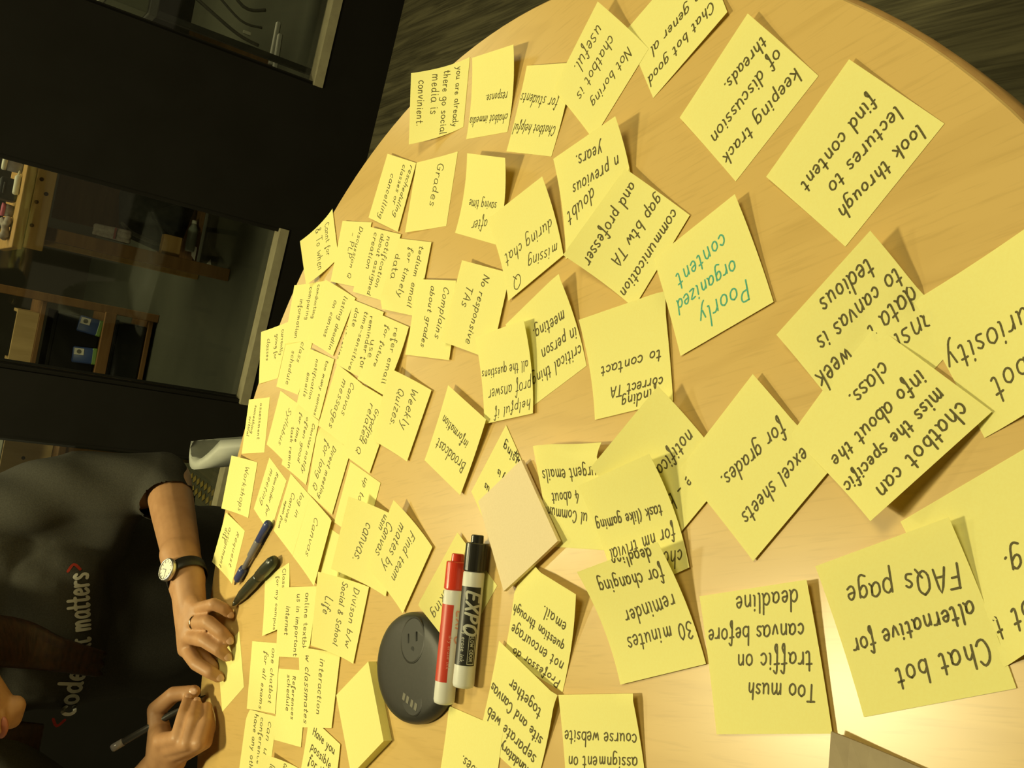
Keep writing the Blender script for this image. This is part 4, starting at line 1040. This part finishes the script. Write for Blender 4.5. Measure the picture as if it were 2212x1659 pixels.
o = thing('backpack', 'dark backpack lying under the workbench', 'backpack', (.42, 4.26, FLOOR + .11))
bm = bmesh.new(); add_hull(bm, [((-.09, 0, .10), .06), ((.09, .0, .08), .07), ((-.05, 0, .24), .07), ((.06, 0, .27), .06), ((0, -.06, .15), .06)])
obj('body', bm, M_BAG, o, smooth=True)
bm = bmesh.new(); add_hull(bm, [((-.05, -.11, .10), .025), ((.05, -.11, .10), .025), ((0, -.10, .19), .02)])
obj('front_pocket', bm, M_BAG, o, smooth=True)
obj('strap', tube(smooth_pts([(-.06, -.02, .30), (-.10, -.09, .26), (-.12, -.10, .15), (-.10, -.06, .07)], 5), .009), M_GREYMET, o, smooth=True)
o = thing('cloth', 'pale reddish cloth hanging on the bench leg', 'cloth', (.284, 3.985, -.31))
bm = bmesh.new()
for k in range(4):
    add_hull(bm, [((-.012 + .010 * k, .012, .125), .010), ((-.016 + .012 * k, -.002 + .006 * (k % 2), .0), .011)])
link_mesh('fold', fuse(bm, .003, 2), M_CLOTH, o)
obj('stripe', box((.004, -.013, .055), (.045, .002, .008)), principled('red stripe', (.20, .05, .04)), o)
p_ = obj('plywood_sheet', box((0, 0, 0), (.21, .012, .30), bevel=.001), M_PLY, None, (.43, 4.43, FLOOR + .11 + .15 + .25), (math.radians(-8), 0, 0))
tag(p_, 'plywood offcut leaning behind the dark backpack', 'board')
o = thing('clear_bottle', 'clear plastic bottle lying on the shelf under the bench', 'bottle', (.30, 4.155, FLOOR + .11 + .022), (0, math.pi / 2, math.radians(4)))
obj('body', lathe([(.018, 0), (.021, .006), (.021, .10), (.010, .125)], None, 22), principled('clear plastic', (.28, .30, .24), .15, .6), o, smooth=True)
obj('cap', lathe([(.011, .125), (.011, .14)], None, 16), M_WHITE, o, smooth=True)

for k, (loc, rz, lab) in enumerate([((.262, 4.28, FLOOR + .001), .4, 'small white paper scrap on the workshop floor beside the bench leg'), ((.30, 4.14, FLOOR + .1115), -.3, 'small white paper scrap lying on the low shelf of the workbench')]):
    bm = bmesh.new()
    vs = [bm.verts.new(p) for p in ((-.028, -.035, 0), (.030, -.020, .002), (.020, .045, .008), (-.024, .030, .003))]
    bm.faces.new(vs); r = bmesh.ops.extrude_face_region(bm, geom=bm.faces[:])
    for v in r['geom']:
        if isinstance(v, bmesh.types.BMVert): v.co.z += .0008
    tag(obj('paper_scrap', bm, M_WHITE, None, loc, (0, 0, rz)), lab, 'paper', 'paper scraps in the workshop')

# storage rack farther back
rk = thing('storage_rack', 'brown timber storage rack behind the left half of the middle window', 'rack', (-.20, 5.1, FLOOR))
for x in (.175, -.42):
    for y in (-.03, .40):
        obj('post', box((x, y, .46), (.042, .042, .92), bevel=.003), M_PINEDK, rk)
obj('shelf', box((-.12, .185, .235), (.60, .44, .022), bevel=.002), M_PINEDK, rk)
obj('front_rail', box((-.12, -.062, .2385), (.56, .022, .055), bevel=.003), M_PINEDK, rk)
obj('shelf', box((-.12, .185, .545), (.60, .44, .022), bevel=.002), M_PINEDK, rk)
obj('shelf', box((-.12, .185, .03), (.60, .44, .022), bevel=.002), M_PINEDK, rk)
o = thing('black_bin', 'black storage bin on the rack behind the wipes packets', 'bin', (-.31, 5.29, FLOOR + .2465))
obj('body', box((0, 0, .11), (.44, .22, .22), bevel=.01), M_DARKPL, o)
obj('rim', box((0, 0, .225), (.46, .24, .018), bevel=.004), M_DARKPL, o)
o = thing('black_bin', 'black storage bin on the bottom shelf of the timber rack', 'bin', (-.31, 5.25, FLOOR + .0415))  # added box, fills the space under the shelf with dark
obj('body', box((0, -.02, .075), (.46, .30, .15), bevel=.01), M_DARKPL, o)
obj('rim', box((0, -.02, .152), (.48, .32, .016), bevel=.004), M_DARKPL, o)
for k, (x, ang, lab) in enumerate([(-.135, .10, 'blue and green wipes packet on the rack, right one of the pair'), (-.282, -.06, 'blue and green wipes packet on the rack, left one with a torn corner')]):
    o = thing('wipes_packet', lab, 'packet', (x, 5.125, FLOOR + .2485), (math.radians(-12), ang, 0), 'wipes packets on the rack')
    obj('wrap', box((0, 0, .060), (.085, .030, .12), bevel=.009, seg=3), M_PACK, o, smooth=True)
    obj('band', box((0, 0, .014), (.087, .032, .028), bevel=.007), M_PACKG, o)['label'] = 'green band'
    obj('sticker', box((.018, -.0160, .088), (.034, .002, .046), bevel=.0008), M_WHITE, o)['label'] = 'white label patch'
    obj('emblem', lathe([(.011, 0), (.011, .001)], Matrix.Translation((.018, -.0172, .088)) @ Matrix.Rotation(math.pi / 2, 4, 'X'), 20), M_GREYMET, o)
o = thing('wooden_drawer', 'light wooden drawer box on the top shelf of the rack', 'drawer', (-.245, 5.22, FLOOR + .5565))
obj('front', box((0, -.14, .05), (.27, .016, .10), bevel=.002), M_LIGHTW, o)
for s in (-1, 1): obj('side', box((.127 * s, 0, .045), (.016, .26, .09), bevel=.002), M_LIGHTW, o)
obj('bottom', box((0, 0, .006), (.25, .26, .012)), M_LIGHTW, o)
obj('end_cleat', box((-.150, -.13, .045), (.024, .03, .09), bevel=.002), M_PINE, o)
for k, (m, z, nm) in enumerate([(principled('red barrel', (.30, .05, .03)), 0.262, 'red felt pen lying on the rack shelf'), (principled('teal barrel', (.04, .16, .22)), .262, 'teal felt pen lying beside the red felt pen')]):
    o = thing('felt_pen', nm, 'pen', (-.515 + .03 * k, 5.10, FLOOR + .2565), (math.radians(90), 0, math.radians(10 * k)), 'felt pens on the rack')
    obj('barrel', lathe([(.006, -.06), (.008, -.05), (.008, .04), (.006, .05)], None, 14), m, o, smooth=True)
    obj('cap', lathe([(.0088, .02), (.0088, .055), (.006, .06)], None, 14), m, o, smooth=True)

# behind the left window
o = thing('birch_board', 'light birch board with a hole behind the left window', 'board', (-.60, 3.44, FLOOR + .6275))
obj('panel', box((0, 0, .075), (.24, .018, .15), bevel=.002), M_LIGHTW, o)
obj('hole', lathe([(.006, 0), (.006, .002)], Matrix.Translation((.03, -.008, .085)) @ Matrix.Rotation(math.pi / 2, 4, 'X'), 14), M_KNOT, o)
obj('back_foot', box((0, .03, .02), (.05, .05, .04), bevel=.002), M_LIGHTW, o)
o = thing('white_panel', 'white panel standing above the birch board', 'panel', (-.64, 3.26, FLOOR))
obj('sheet', box((0, .0, .86), (.34, .012, .12), bevel=.002), M_WHITE, o)
for s in (-1, 1): obj('stand_leg', box((.16 * s, 0, .46), (.02, .02, .92), bevel=.002), M_STEEL, o)
o = thing('desk', 'dark brown desk with a front panel behind the left window', 'desk', (-.705, 3.36, FLOOR + .0095))
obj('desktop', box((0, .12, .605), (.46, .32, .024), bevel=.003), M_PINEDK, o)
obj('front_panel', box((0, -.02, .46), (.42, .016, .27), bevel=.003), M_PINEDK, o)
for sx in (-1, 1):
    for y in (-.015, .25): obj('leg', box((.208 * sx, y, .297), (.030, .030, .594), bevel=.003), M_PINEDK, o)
obj('back_rail', tube([(-.19, .20, .617), (-.19, .20, .66), (.19, .20, .66), (.19, .20, .617)], .007), M_GREYMET, o)
rg = thing('rug', 'grey-green rug with two yellow dashed bands behind the left window', 'rug', (-.70, 3.66, FLOOR + .001))
obj('field', box((0, 0, .004), (.70, .86, .008)), carpet_mat('rug weave', (.075, .075, .045), (.10, .10, .06), (.12, .11, .06)), rg)
for k, y in enumerate((.005, .048)):
    bm = bmesh.new()
    for q in range(14): add_box(bm, (y, -.38 + .055 * q, .0095), (.022, .036, .003), Matrix.Rotation(.5, 4, 'Z'))
    obj('dashed_band', bm, principled('yellow yarn', (.30, .22, .05), .9, .1), rg)['label'] = 'yellow dashed band'

# behind the right window
for k, (a, b) in enumerate([((1.335, 3.93), (1.15, 3.93)), ((1.27, 3.875), (1.11, 3.855))]):  # reflected light, built as two pale solid strips
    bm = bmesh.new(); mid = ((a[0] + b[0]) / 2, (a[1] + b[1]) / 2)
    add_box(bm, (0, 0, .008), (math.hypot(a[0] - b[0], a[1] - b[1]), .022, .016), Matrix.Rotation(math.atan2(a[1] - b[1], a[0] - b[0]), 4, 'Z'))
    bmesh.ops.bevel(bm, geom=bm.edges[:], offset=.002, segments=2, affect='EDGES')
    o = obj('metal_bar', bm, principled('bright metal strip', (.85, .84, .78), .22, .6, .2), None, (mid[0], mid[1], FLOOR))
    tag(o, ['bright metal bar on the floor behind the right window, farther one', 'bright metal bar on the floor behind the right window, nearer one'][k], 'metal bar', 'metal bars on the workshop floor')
ct = thing('equipment_cart', 'dark grey equipment cart with hanging cables behind the right window', 'cart', (1.22, 3.50, FLOOR))
obj('top_tray', box((0, 0, .60), (.46, .34, .03), bevel=.004), M_GREYMET, ct)
obj('back_panel', box((0, .16, .50), (.44, .014, .18), bevel=.003), M_STEEL, ct)
for sx in (-1, 1):
    for sy in (-1, 1): obj('post', box((.215 * sx, .155 * sy, .31), (.022, .022, .60), bevel=.002), M_STEEL, ct)
for k in range(4):
    x = -.14 + .05 * k
    obj('cable', tube(smooth_pts([(x + .06, -.16, .55), (x + .02 * k, -.185, .44), (x - .05, -.19, .32), (x - .06 + .015 * k, -.185, .24)], 5), .0045 if k % 2 else .006, 8), principled('grey cable', (.10, .095, .08), .5) if k == 0 else bpy.data.materials['grey cable'], ct, smooth=True)
obj('connector', box((-.175, -.192, .29), (.012, .010, .028), bevel=.002), M_WHITE, ct)['label'] = 'bright white connector'  # glint on a small metal piece, put in as white colour
o = thing('parts_box', 'pale green parts box on the equipment cart', 'box', (1.07, 3.40, FLOOR + .615))
obj('body', box((0, 0, .065), (.15, .12, .13), bevel=.004), principled('pale green card', (.13, .14, .08), .7), o)
obj('lid', box((0, 0, .138), (.156, .126, .018), bevel=.003), principled('pale lid', (.20, .20, .13), .7), o)

# ------------------------------------------------------------------ person at the far side
pr = thing('person', 'person in a charcoal printed T-shirt leaning over the table, writing with a black pen', 'person', (-.48, 1.68, FLOOR))
PO = Vector((-.48, 1.68, FLOOR))
def at(p): return Vector(p) - PO

LH = dict(wrist=(-0.35, 1.231, 0.033), heel=(-0.373, 1.232, 0.030), p1=(-0.371, 1.175, 0.031), p2=(-0.350, 1.130, 0.027), p3=(-0.353, 1.122, 0.016), p4=(-0.359, 1.122, 0.0085),
          r1=(-0.391, 1.179, 0.034), r2=(-0.372, 1.126, 0.031), r3=(-0.379, 1.108, 0.018), r4=(-0.387, 1.104, 0.0085),
          m1=(-0.409, 1.179, 0.035), m2=(-0.395, 1.124, 0.032), m3=(-0.400, 1.104, 0.019), m4=(-0.407, 1.101, 0.0085),
          i1=(-0.428, 1.185, 0.033), i2=(-0.431, 1.140, 0.031), i3=(-0.434, 1.117, 0.019), i4=(-0.439, 1.114, 0.0085),
          t1=(-.425, 1.205, .022), t2=(-.436, 1.166, .013), t3=(-.436, 1.140, .0095))
RH = dict(wrist=(-0.572, 1.168, 0.040), fore=(-0.616, 1.192, 0.046), i1=(-0.531, 1.141, 0.055), i2=(-0.512, 1.105, 0.048), i3=(-0.490, 1.121, 0.041), i4=(-0.482, 1.146, 0.031),
          m1=(-0.543, 1.142, 0.049), m2=(-0.512, 1.089, 0.040), m3=(-0.489, 1.103, 0.034), m4=(-0.482, 1.134, 0.023),
          r1=(-0.549, 1.138, 0.041), r2=(-0.508, 1.079, 0.029), r3=(-0.489, 1.095, 0.021), r4=(-0.481, 1.121, 0.013),
          l1=(-0.552, 1.136, 0.031), l2=(-0.512, 1.088, 0.018), l3=(-0.498, 1.100, 0.012), l4=(-0.490, 1.117, 0.010),
          t0=(-0.540, 1.181, 0.047), t1=(-0.515, 1.198, 0.052), t2=(-0.484, 1.172, 0.042), t3=(-0.4735, 1.154, 0.022))
def chain(bm, H, keys, radii):
    for a, b, ra, rb in zip(keys[:-1], keys[1:], radii[:-1], radii[1:]):
        add_hull(bm, [(at(H[a]), ra), (at(H[b]), rb)])

# head frame
HC = Vector((-.544, 1.304, .324))
HF = Vector((-.352, -.755, -.554)).normalized()
HU = (Vector((0, 0, 1)) - HF * HF.z).normalized()
HR = HF.cross(HU)                                   # the person's right
def hd(r, f, u): return at(HC + HR * r + HF * f + HU * u)

bm = bmesh.new()
# left arm and hand
EL = (-.250, 1.430, .033); SL = (-.352, 1.520, .268)
add_hull(bm, [(at(SL), .042), (at(EL), .035)])
add_hull(bm, [(at(EL), .035), (at((-.282, 1.360, .036)), .0315)])
add_hull(bm, [(at((-.282, 1.360, .036)), .0315), (at((-.325, 1.278, .036)), .0265)])
add_hull(bm, [(at((-.325, 1.278, .038)), .0275), (at(LH['wrist']), .0225), (at((-.364, 1.238, .032)), .0215)])
add_hull(bm, [(at(LH['wrist']), .0215), (at(LH['heel']), .0205), (at((-.378, 1.205, .030)), .019), (at((-.400, 1.205, .030)), .018)])
add_hull(bm, [(at(LH['heel']), .019), (at(LH['p1']), .0108), (at(LH['r1']), .0118)])
add_hull(bm, [(at(LH['heel']), .019), (at(LH['r1']), .0118), (at(LH['m1']), .0122), (at((-.400, 1.205, .030)), .018)])
add_hull(bm, [(at(LH['heel']), .019), (at(LH['m1']), .0122), (at(LH['i1']), .0118), (at((-.405, 1.212, .027)), .017)])
chain(bm, LH, ['p1', 'p2', 'p3', 'p4'], [.0092, .0082, .0076, .0068])
chain(bm, LH, ['r1', 'r2', 'r3', 'r4'], [.0100, .0090, .0082, .0072])
chain(bm, LH, ['m1', 'm2', 'm3', 'm4'], [.0102, .0092, .0084, .0074])
chain(bm, LH, ['i1', 'i2', 'i3', 'i4'], [.0102, .0092, .0084, .0074])
chain(bm, LH, ['heel', 't1', 't2', 't3'], [.018, .0125, .0102, .0082])
# right arm and hand
ER = (-.765, 1.305, .062); SR = (-.665, 1.515, .28)
add_hull(bm, [(at(SR), .050), (at(ER), .040)])
add_hull(bm, [(at(ER), .038), (at((-.700, 1.255, .056)), .034)])
add_hull(bm, [(at((-.700, 1.255, .056)), .034), (at(RH['fore']), .027)])
add_hull(bm, [(at(RH['fore']), .0295), (at(RH['wrist']), .0225)])
add_hull(bm, [(at(RH['wrist']), .0225), (at(RH['t0']), .0155), (at(RH['i1']), .0118), (at(RH['m1']), .0122)])
add_hull(bm, [(at(RH['wrist']), .0215), (at(RH['m1']), .0122), (at(RH['r1']), .0118), (at(RH['l1']), .0110), (at((-.562, 1.150, .034)), .018)])
chain(bm, RH, ['i1', 'i2', 'i3', 'i4'], [.0108, .0094, .0084, .0072])
chain(bm, RH, ['m1', 'm2', 'm3', 'm4'], [.0108, .0094, .0085, .0074])
chain(bm, RH, ['r1', 'r2', 'r3', 'r4'], [.0104, .0090, .0080, .0070])
chain(bm, RH, ['l1', 'l2', 'l3', 'l4'], [.0096, .0084, .0076, .0066])
chain(bm, RH, ['t0', 't1', 't2', 't3'], [.0150, .0122, .0104, .0084])
# torso core and legs (inside the clothes)
add_hull(bm, [(at((-.40, 1.545, .24)), .055), (at((-.55, 1.545, .24)), .055), (at((-.42, 1.63, 0)), .065), (at((-.54, 1.63, 0)), .065)])
add_hull(bm, [(at((-.42, 1.63, 0)), .065), (at((-.54, 1.63, 0)), .065), (at((-.45, 1.73, -.19)), .065), (at((-.59, 1.73, -.19)), .065)])
add_hull(bm, [(at((-.36, 1.518, .275)), .040), (at((-.655, 1.515, .28)), .045), (at((-.475, 1.50, .33)), .05)])
for x in (-.41, -.60):
    add_hull(bm, [(at((-.52 + (x + .485) * .7, 1.73, -.20)), .066), (at((x, 1.30, -.215)), .048)])
    add_hull(bm, [(at((x, 1.30, -.215)), .048), (at((x, 1.36, -.64)), .034)])
# neck and head
add_hull(bm, [(at((-.475, 1.49, .345)), .056), (hd(0, -.035, -.045), .050)])
add_hull(bm, [(hd(0, -.015, .030), .088), (hd(0, .035, .045), .058)])
add_hull(bm, [(hd(0, .03, .0), .062), (hd(.046, .040, -.022), .026), (hd(-.046, .040, -.022), .026), (hd(.054, -.005, -.060), .022), (hd(-.056, -.005, -.058), .024), (hd(0, .066, -.078), .022)])
add_hull(bm, [(hd(.012, .076, -.090), .013), (hd(-.012, .076, -.090), .013), (hd(0, .070, -.075), .02)])
add_hull(bm, [(hd(0, .092, .012), .007), (hd(0, .112, -.026), .0095), (hd(0, .080, -.03), .012)])
for s in (-1, 1):
    add_hull(bm, [(hd(.011 * s, .098, -.031), .0075), (hd(0, .104, -.028), .008)])
    add_hull(bm, [(hd(.084 * s, -.012, -.010), .010), (hd(.088 * s, -.020, .018), .010), (hd(.076 * s, -.004, .0), .008)])
add_hull(bm, [(hd(.020, .080, -.054), .007), (hd(0, .090, -.051), .0085), (hd(-.020, .080, -.054), .007), (hd(0, .074, -.046), .012)])
add_hull(bm, [(hd(.016, .080, -.066), .0065), (hd(0, .088, -.067), .0085), (hd(-.016, .080, -.066), .0065)])
body = link_mesh('body', fuse(bm, .0023, 4), M_SKIN, pr)

def ell(bm, c, r, rotm=None):
    mt = Matrix.Translation(c)
    if rotm is not None: mt = mt @ rotm
    bmesh.ops.create_uvsphere(bm, u_segments=20, v_segments=12, radius=1.0, matrix=mt @ Matrix.Diagonal((r[0], r[1], r[2], 1)))
HM = Matrix(((HR.x, HF.x, HU.x, 0), (HR.y, HF.y, HU.y, 0), (HR.z, HF.z, HU.z, 0), (0, 0, 0, 1)))
for s in (-1, 1):
    bm = bmesh.new(); ell(bm, hd(.031 * s, .082, .006), (.0125, .0105, .0085), HM)
    ey = obj('eye', bm, M_WHITE, pr, smooth=True)
    bm = bmesh.new(); ell(bm, hd(.031 * s, .0895, .003), (.0052, .0032, .0052), HM)
    obj('iris', bm, M_HAIR, ey, smooth=True)['label'] = 'dark brown iris'
bm = bmesh.new(); ell(bm, hd(0, .0895, -.0515), (.021, .0105, .0045), HM); ell(bm, hd(0, .0885, -.0655), (.018, .0105, .0055), HM)
obj('lips', bm, M_LIP, pr, smooth=True)

# finger nails of the visible fingers
def nail(H, k, base, rad):
    tip = Vector(H[k]); bs = Vector(H[base]); d = (tip - bs).normalized()
    toward = (Vector((0, 0, .417)) - tip).normalized()
    n_ = (toward - d * toward.dot(d)).normalized(); s_ = d.cross(n_)
    c = at(tip + n_ * (rad * .72) + d * .001)
    bm = bmesh.new()
    ell(bm, c, (1, 1, 1)); 
    R3 = Matrix(((s_.x, d.x, n_.x, 0), (s_.y, d.y, n_.y, 0), (s_.z, d.z, n_.z, 0), (0, 0, 0, 1)))
    bm.free(); bm = bmesh.new(); ell(bm, c, (rad * .62, rad * .85, rad * .32), R3)
    obj('finger_nail', bm, M_NAIL, pr, smooth=True)
for H, k, b, r in ((LH, 'p4', 'p3', .0068), (LH, 'r4', 'r3', .0072), (LH, 'm4', 'm3', .0074), (LH, 'i4', 'i3', .0074), (RH, 'i4', 'i3', .0072), (RH, 'm4', 'm3', .0074), (RH, 't3', 't2', .0084)):
    nail(H, k, b, r)

# T-shirt
bm = bmesh.new()
add_hull(bm, [(at((-.385, 1.535, .225)), .085), (at((-.575, 1.535, .22)), .085), (at((-.42, 1.61, .02)), .097), (at((-.565, 1.61, .02)), .10)])
add_hull(bm, [(at((-.42, 1.61, .02)), .097), (at((-.565, 1.61, .02)), .10), (at((-.445, 1.73, -.20)), .105), (at((-.60, 1.73, -.20)), .105), (at((-.52, 1.55, -.11)), .07)])
add_hull(bm, [(at((-.352, 1.518, .278)), .060), (at((-.655, 1.515, .28)), .064), (at((-.475, 1.505, .30)), .07)])
add_hull(bm, [(at((-.42, 1.53, .16)), .10), (at((-.54, 1.53, .15)), .10)])
# left sleeve
add_hull(bm, [(at((-.352, 1.518, .278)), .060), (at((-.283, 1.475, .15)), .058)])
add_hull(bm, [(at((-.283, 1.475, .15)), .058), (at((-.254, 1.430, .042)), .046)])
add_hull(bm, [(at((-.254, 1.430, .042)), .046), (at((-.292, 1.345, .034)), .035)])
# sleeve cloth bridging to the side of the chest
add_hull(bm, [(at((-.33, 1.50, .20)), .055), (at((-.38, 1.53, .12)), .07), (at((-.295, 1.46, .09)), .045)])
# right sleeve
add_hull(bm, [(at((-.655, 1.515, .28)), .064), (at((-.725, 1.42, .16)), .060)])
add_hull(bm, [(at((-.725, 1.42, .16)), .060), (at((-.765, 1.308, .066)), .054)])
add_hull(bm, [(at((-.765, 1.308, .066)), .054), (at((-.705, 1.258, .057)), .044)])
sh_me = fuse(bm, .0050, 5)
b = bmesh.new(); b.from_mesh(sh_me)
for hem, arm in ((Vector((-.270, 1.385, .036)), Vector(LH['wrist']) - Vector(EL)), (Vector((-.7225, 1.275, .057)), Vector(RH['wrist']) - Vector(ER))):
    d = arm.normalized(); h = hem - PO
    kill = []
    for v in b.verts:
        r = v.co - h; q = r.dot(d)
        if q > 0 and (r - d * q).length < .075 and q < .12:
            if q > .0075: kill.append(v)
            else: v.co -= d * q
    bmesh.ops.delete(b, geom=kill, context='VERTS')
# soft creases in the cloth
for v in b.verts:
    p = v.co
    a = math.sin(p.x * 38 + p.z * 30 + 2.0 * math.sin(p.y * 9)) * math.sin(p.z * 17 - p.x * 22 + 1.3)
    v.co += v.normal * (.0042 * a + .002 * math.sin(p.x * 70 - p.z * 60 + p.y * 40))
b.to_mesh(sh_me); b.free()
shirt = link_mesh('shirt', sh_me, M_SHIRT, pr)
shirt['label'] = 'charcoal T-shirt with white lettering'

# print on the shirt, laid on the cloth
bt = BVHTree.FromPolygons([v.co.copy() for v in sh_me.vertices], [tuple(p.vertices) for p in sh_me.polygons])
PD = Vector((-.36, .92, -.20)).normalized()
def on_shirt(x, z):
    o_ = at((x, 1.42, z)) - PD * .45
    hit = bt.ray_cast(o_, PD)
    if hit[0] is None: return tuple(at((x, 1.42, z)))
    nn = hit[1] if hit[1].dot(PD) < 0 else -hit[1]
    return tuple(hit[0] + nn * .0014)
def shirt_text(nm, text, p0, p1, xh, wd, m):
    W, pl = layout(text, .7, 0.0, 0.0)
    L_ = math.hypot(p1[0] - p0[0], p1[1] - p0[1]); ex, ez = (p1[0] - p0[0]) / L_, (p1[1] - p0[1]) / L_
    sx = L_ / W; sy = xh / 4.0
    polys = []
    for p in pl:
        q = [(p0[0] + ex * x * sx - ez * (y - 2) * sy, p0[1] + ez * x * sx + ex * (y - 2) * sy) for x, y in p]
        polys.append(q)
    o = obj(nm, ribbons(polys, wd, on_shirt, step=.003), m, shirt)
    return o
M_SHW = principled('white shirt print', (.55, .55, .48), .7, .2)
M_SHR = principled('red shirt print', (.30, .03, .015), .7, .2)
M_SHP = principled('pink shirt print', (.62, .06, .30), .7, .2)
shirt_text('printed_text', 'code', (-.613, .113), (-.545, .110), .018, .0052, M_SHW)['label'] = 'white printed word code'
shirt_text('printed_text', 'that matters', (-.541, .103), (-.396, .133), .018, .0046, M_SHW)['label'] = 'white printed words that matters'
shirt_text('printed_bracket', '<', (-.631, .121), (-.617, .119), .012, .004, M_SHR)['label'] = 'red printed mark before the words'
shirt_text('printed_bracket', '>', (-.393, .139), (-.380, .142), .012, .004, M_SHR)['label'] = 'red printed mark after the words'
hp = [(0, -.011), (.008, -.003), (.0115, .004), (.008, .0095), (.003, .009), (0, .005), (-.003, .009), (-.008, .0095), (-.0115, .004), (-.008, -.003)]
V = [on_shirt(-.512, .142)] + [on_shirt(-.512 + x, .142 + z) for x, z in hp]
obj('printed_heart', (V, [], [(0, k + 1, (k + 1) % 10 + 1) for k in range(10)]), M_SHP, shirt)['label'] = 'pink printed heart'

# hair
bm = bmesh.new()
add_hull(bm, [(hd(0, -.030, .042), .096), (hd(0, .018, .070), .066)])
add_hull(bm, [(hd(.05, -.055, -.02), .055), (hd(-.05, -.055, -.02), .055), (hd(0, -.05, .03), .09)])
def lock(pts, r0, r1):
    P_ = smooth_pts(pts, 4)
    for k in range(len(P_) - 1):
        f0 = k / (len(P_) - 1); f1 = (k + 1) / (len(P_) - 1)
        add_hull(bm, [(P_[k], r0 + (r1 - r0) * f0), (P_[k + 1], r0 + (r1 - r0) * f1)])
for k in range(7):
    o_ = .012 * (k - 3)
    lock([tuple(hd(-.070, -.005 - .010 * k, .055 - .005 * k)), tuple(hd(-.090, .0 - .012 * k, .0)), tuple(at((-.488 + .6 * o_, 1.372 + .004 * k, .215))), tuple(at((-.512 + .5 * o_, 1.398 + .004 * (k % 3), .145))), tuple(at((-.535 + .45 * o_, 1.418, .078 + .012 * (k % 3))))], .016, .005)
for k in range(4):
    o_ = .012 * k
    lock([tuple(hd(.070, -.02 - .012 * k, .05)), tuple(hd(.094, -.03 - .012 * k, -.02)), tuple(at((-.625 - o_, 1.425, .22))), tuple(at((-.640 - o_, 1.445, .14)))], .016, .006)
hair = link_mesh('hair', fuse(bm, .0040, 3), M_HAIR, pr)
hair['label'] = 'long dark brown hair'

# trousers and shoes
bm = bmesh.new()
add_hull(bm, [(at((-.45, 1.73, -.215)), .088), (at((-.59, 1.73, -.215)), .088)])
for x in (-.41, -.60):
    add_hull(bm, [(at((-.52 + (x + .485) * .7, 1.73, -.215)), .088), (at((x, 1.30, -.215)), .064)])
    add_hull(bm, [(at((x, 1.30, -.215)), .064), (at((x, 1.36, -.62)), .050)])
tr = link_mesh('trousers', fuse(bm, .008, 3), M_DENIM, pr); tr['label'] = 'dark denim trousers'
for x in (-.41, -.60):
    bm = bmesh.new(); add_hull(bm, [(at((x, 1.40, -.69)), .036), (at((x, 1.36, -.66)), .042), (at((x - .005, 1.24, -.70)), .028)])
    for v in bm.verts: v.co.z = max(v.co.z, .002)
    obj('shoe', bm, M_BLACKPL, pr, smooth=True)

# wristwatch on the left wrist
wax = (Vector(LH['wrist']) - Vector((-.325, 1.278, .038))).normalized()
wc = Vector((-.3440, 1.2425, .0345))
mt = frame_from(at(wc), at(wc) + wax)
wt = obj('wristwatch', lathe([(.0262, -.0085), (.0276, -.0080), (.0276, .0080), (.0262, .0085)], mt, 40, cap=False), principled('black leather strap', (.02, .018, .013), .5), pr, smooth=True)
wt['label'] = 'black strap wristwatch with a white dial'
wn = Vector((.05, -.55, .84)); wn = (wn - wax * wn.dot(wax)).normalized()
dm = frame_from(at(wc) + wn * .0262, at(wc) + wn * .04)
obj('watch_case', lathe([(.0145, 0), (.0158, .002), (.0158, .0055), (.0146, .0072), (.0132, .0072), (.0132, .0060)], dm, 36, cap=False), M_METAL, wt, smooth=True)['label'] = 'metal case'
dl = obj('watch_dial', lathe([(.0134, .0050), (.0134, .0060)], dm, 36), principled('white dial', (.72, .70, .60), .5), wt); dl['label'] = 'white dial'
pl = []
for k in range(12):
    a = k * math.pi / 6
    pl.append([(.0098 * math.cos(a), .0098 * math.sin(a)), (.0122 * math.cos(a), .0122 * math.sin(a))])
pl += [[(0, 0), (.004, .0062)], [(0, 0), (-.0078, .004)]]
obj('dial_marks', ribbons(pl, .0009, lambda x, y: tuple(dm @ Vector((x, y, .0062)))), M_BLACKPL, wt)['label'] = 'dark hour marks and hands'
# ring on the ring finger
ra = Vector(LH['r1']); rb = Vector(LH['r2']); rc = ra.lerp(rb, .30)
obj('ring', lathe([(.0101, -.0014), (.0109, 0), (.0101, .0014)], frame_from(at(rc), at(rb)), 30, cap=False), principled('gold', (.85, .65, .30), .2, .5, 1.0), pr, smooth=True)['label'] = 'thin gold ring'

# pen held in the right hand
t, mt, L_ = pen('writing_pen', "slim black pen held upright in the person's right hand", 'pen', (-.4840, 1.1660, .0022), (-.5650, 1.2005, .0985), [
    ('tip', [(.0006, 0), (.0014, .03), (.0030, .11)], M_BLACKCAP),
    ('barrel', [(.0036, .11), (.0045, .20), (.0045, .88)], principled('slim black pen barrel', (.045, .043, .036), .35, .5)),
    ('end_cap', [(.0050, .88), (.0050, .985), (.0043, 1.0)], M_CLEARBLUE)])

# plain stool the person sits on
pc_ = thing('stool', 'dark stool under the person, mostly hidden behind the table', 'stool', (-.52, 1.74, -.335))
obj('seat', lathe([(.15, -.02), (.17, -.015), (.175, 0), (.17, .012), (.15, .016)], None, 36), M_STEEL, pc_, smooth=True)
for k in range(4):
    a = math.pi / 4 + k * math.pi / 2; x, y = math.cos(a), math.sin(a)
    obj('leg', tube([(x * .12, y * .12, -.018), (x * .17, y * .17, FLOOR + .335)], .011, 12), M_STEEL, pc_, smooth=True)
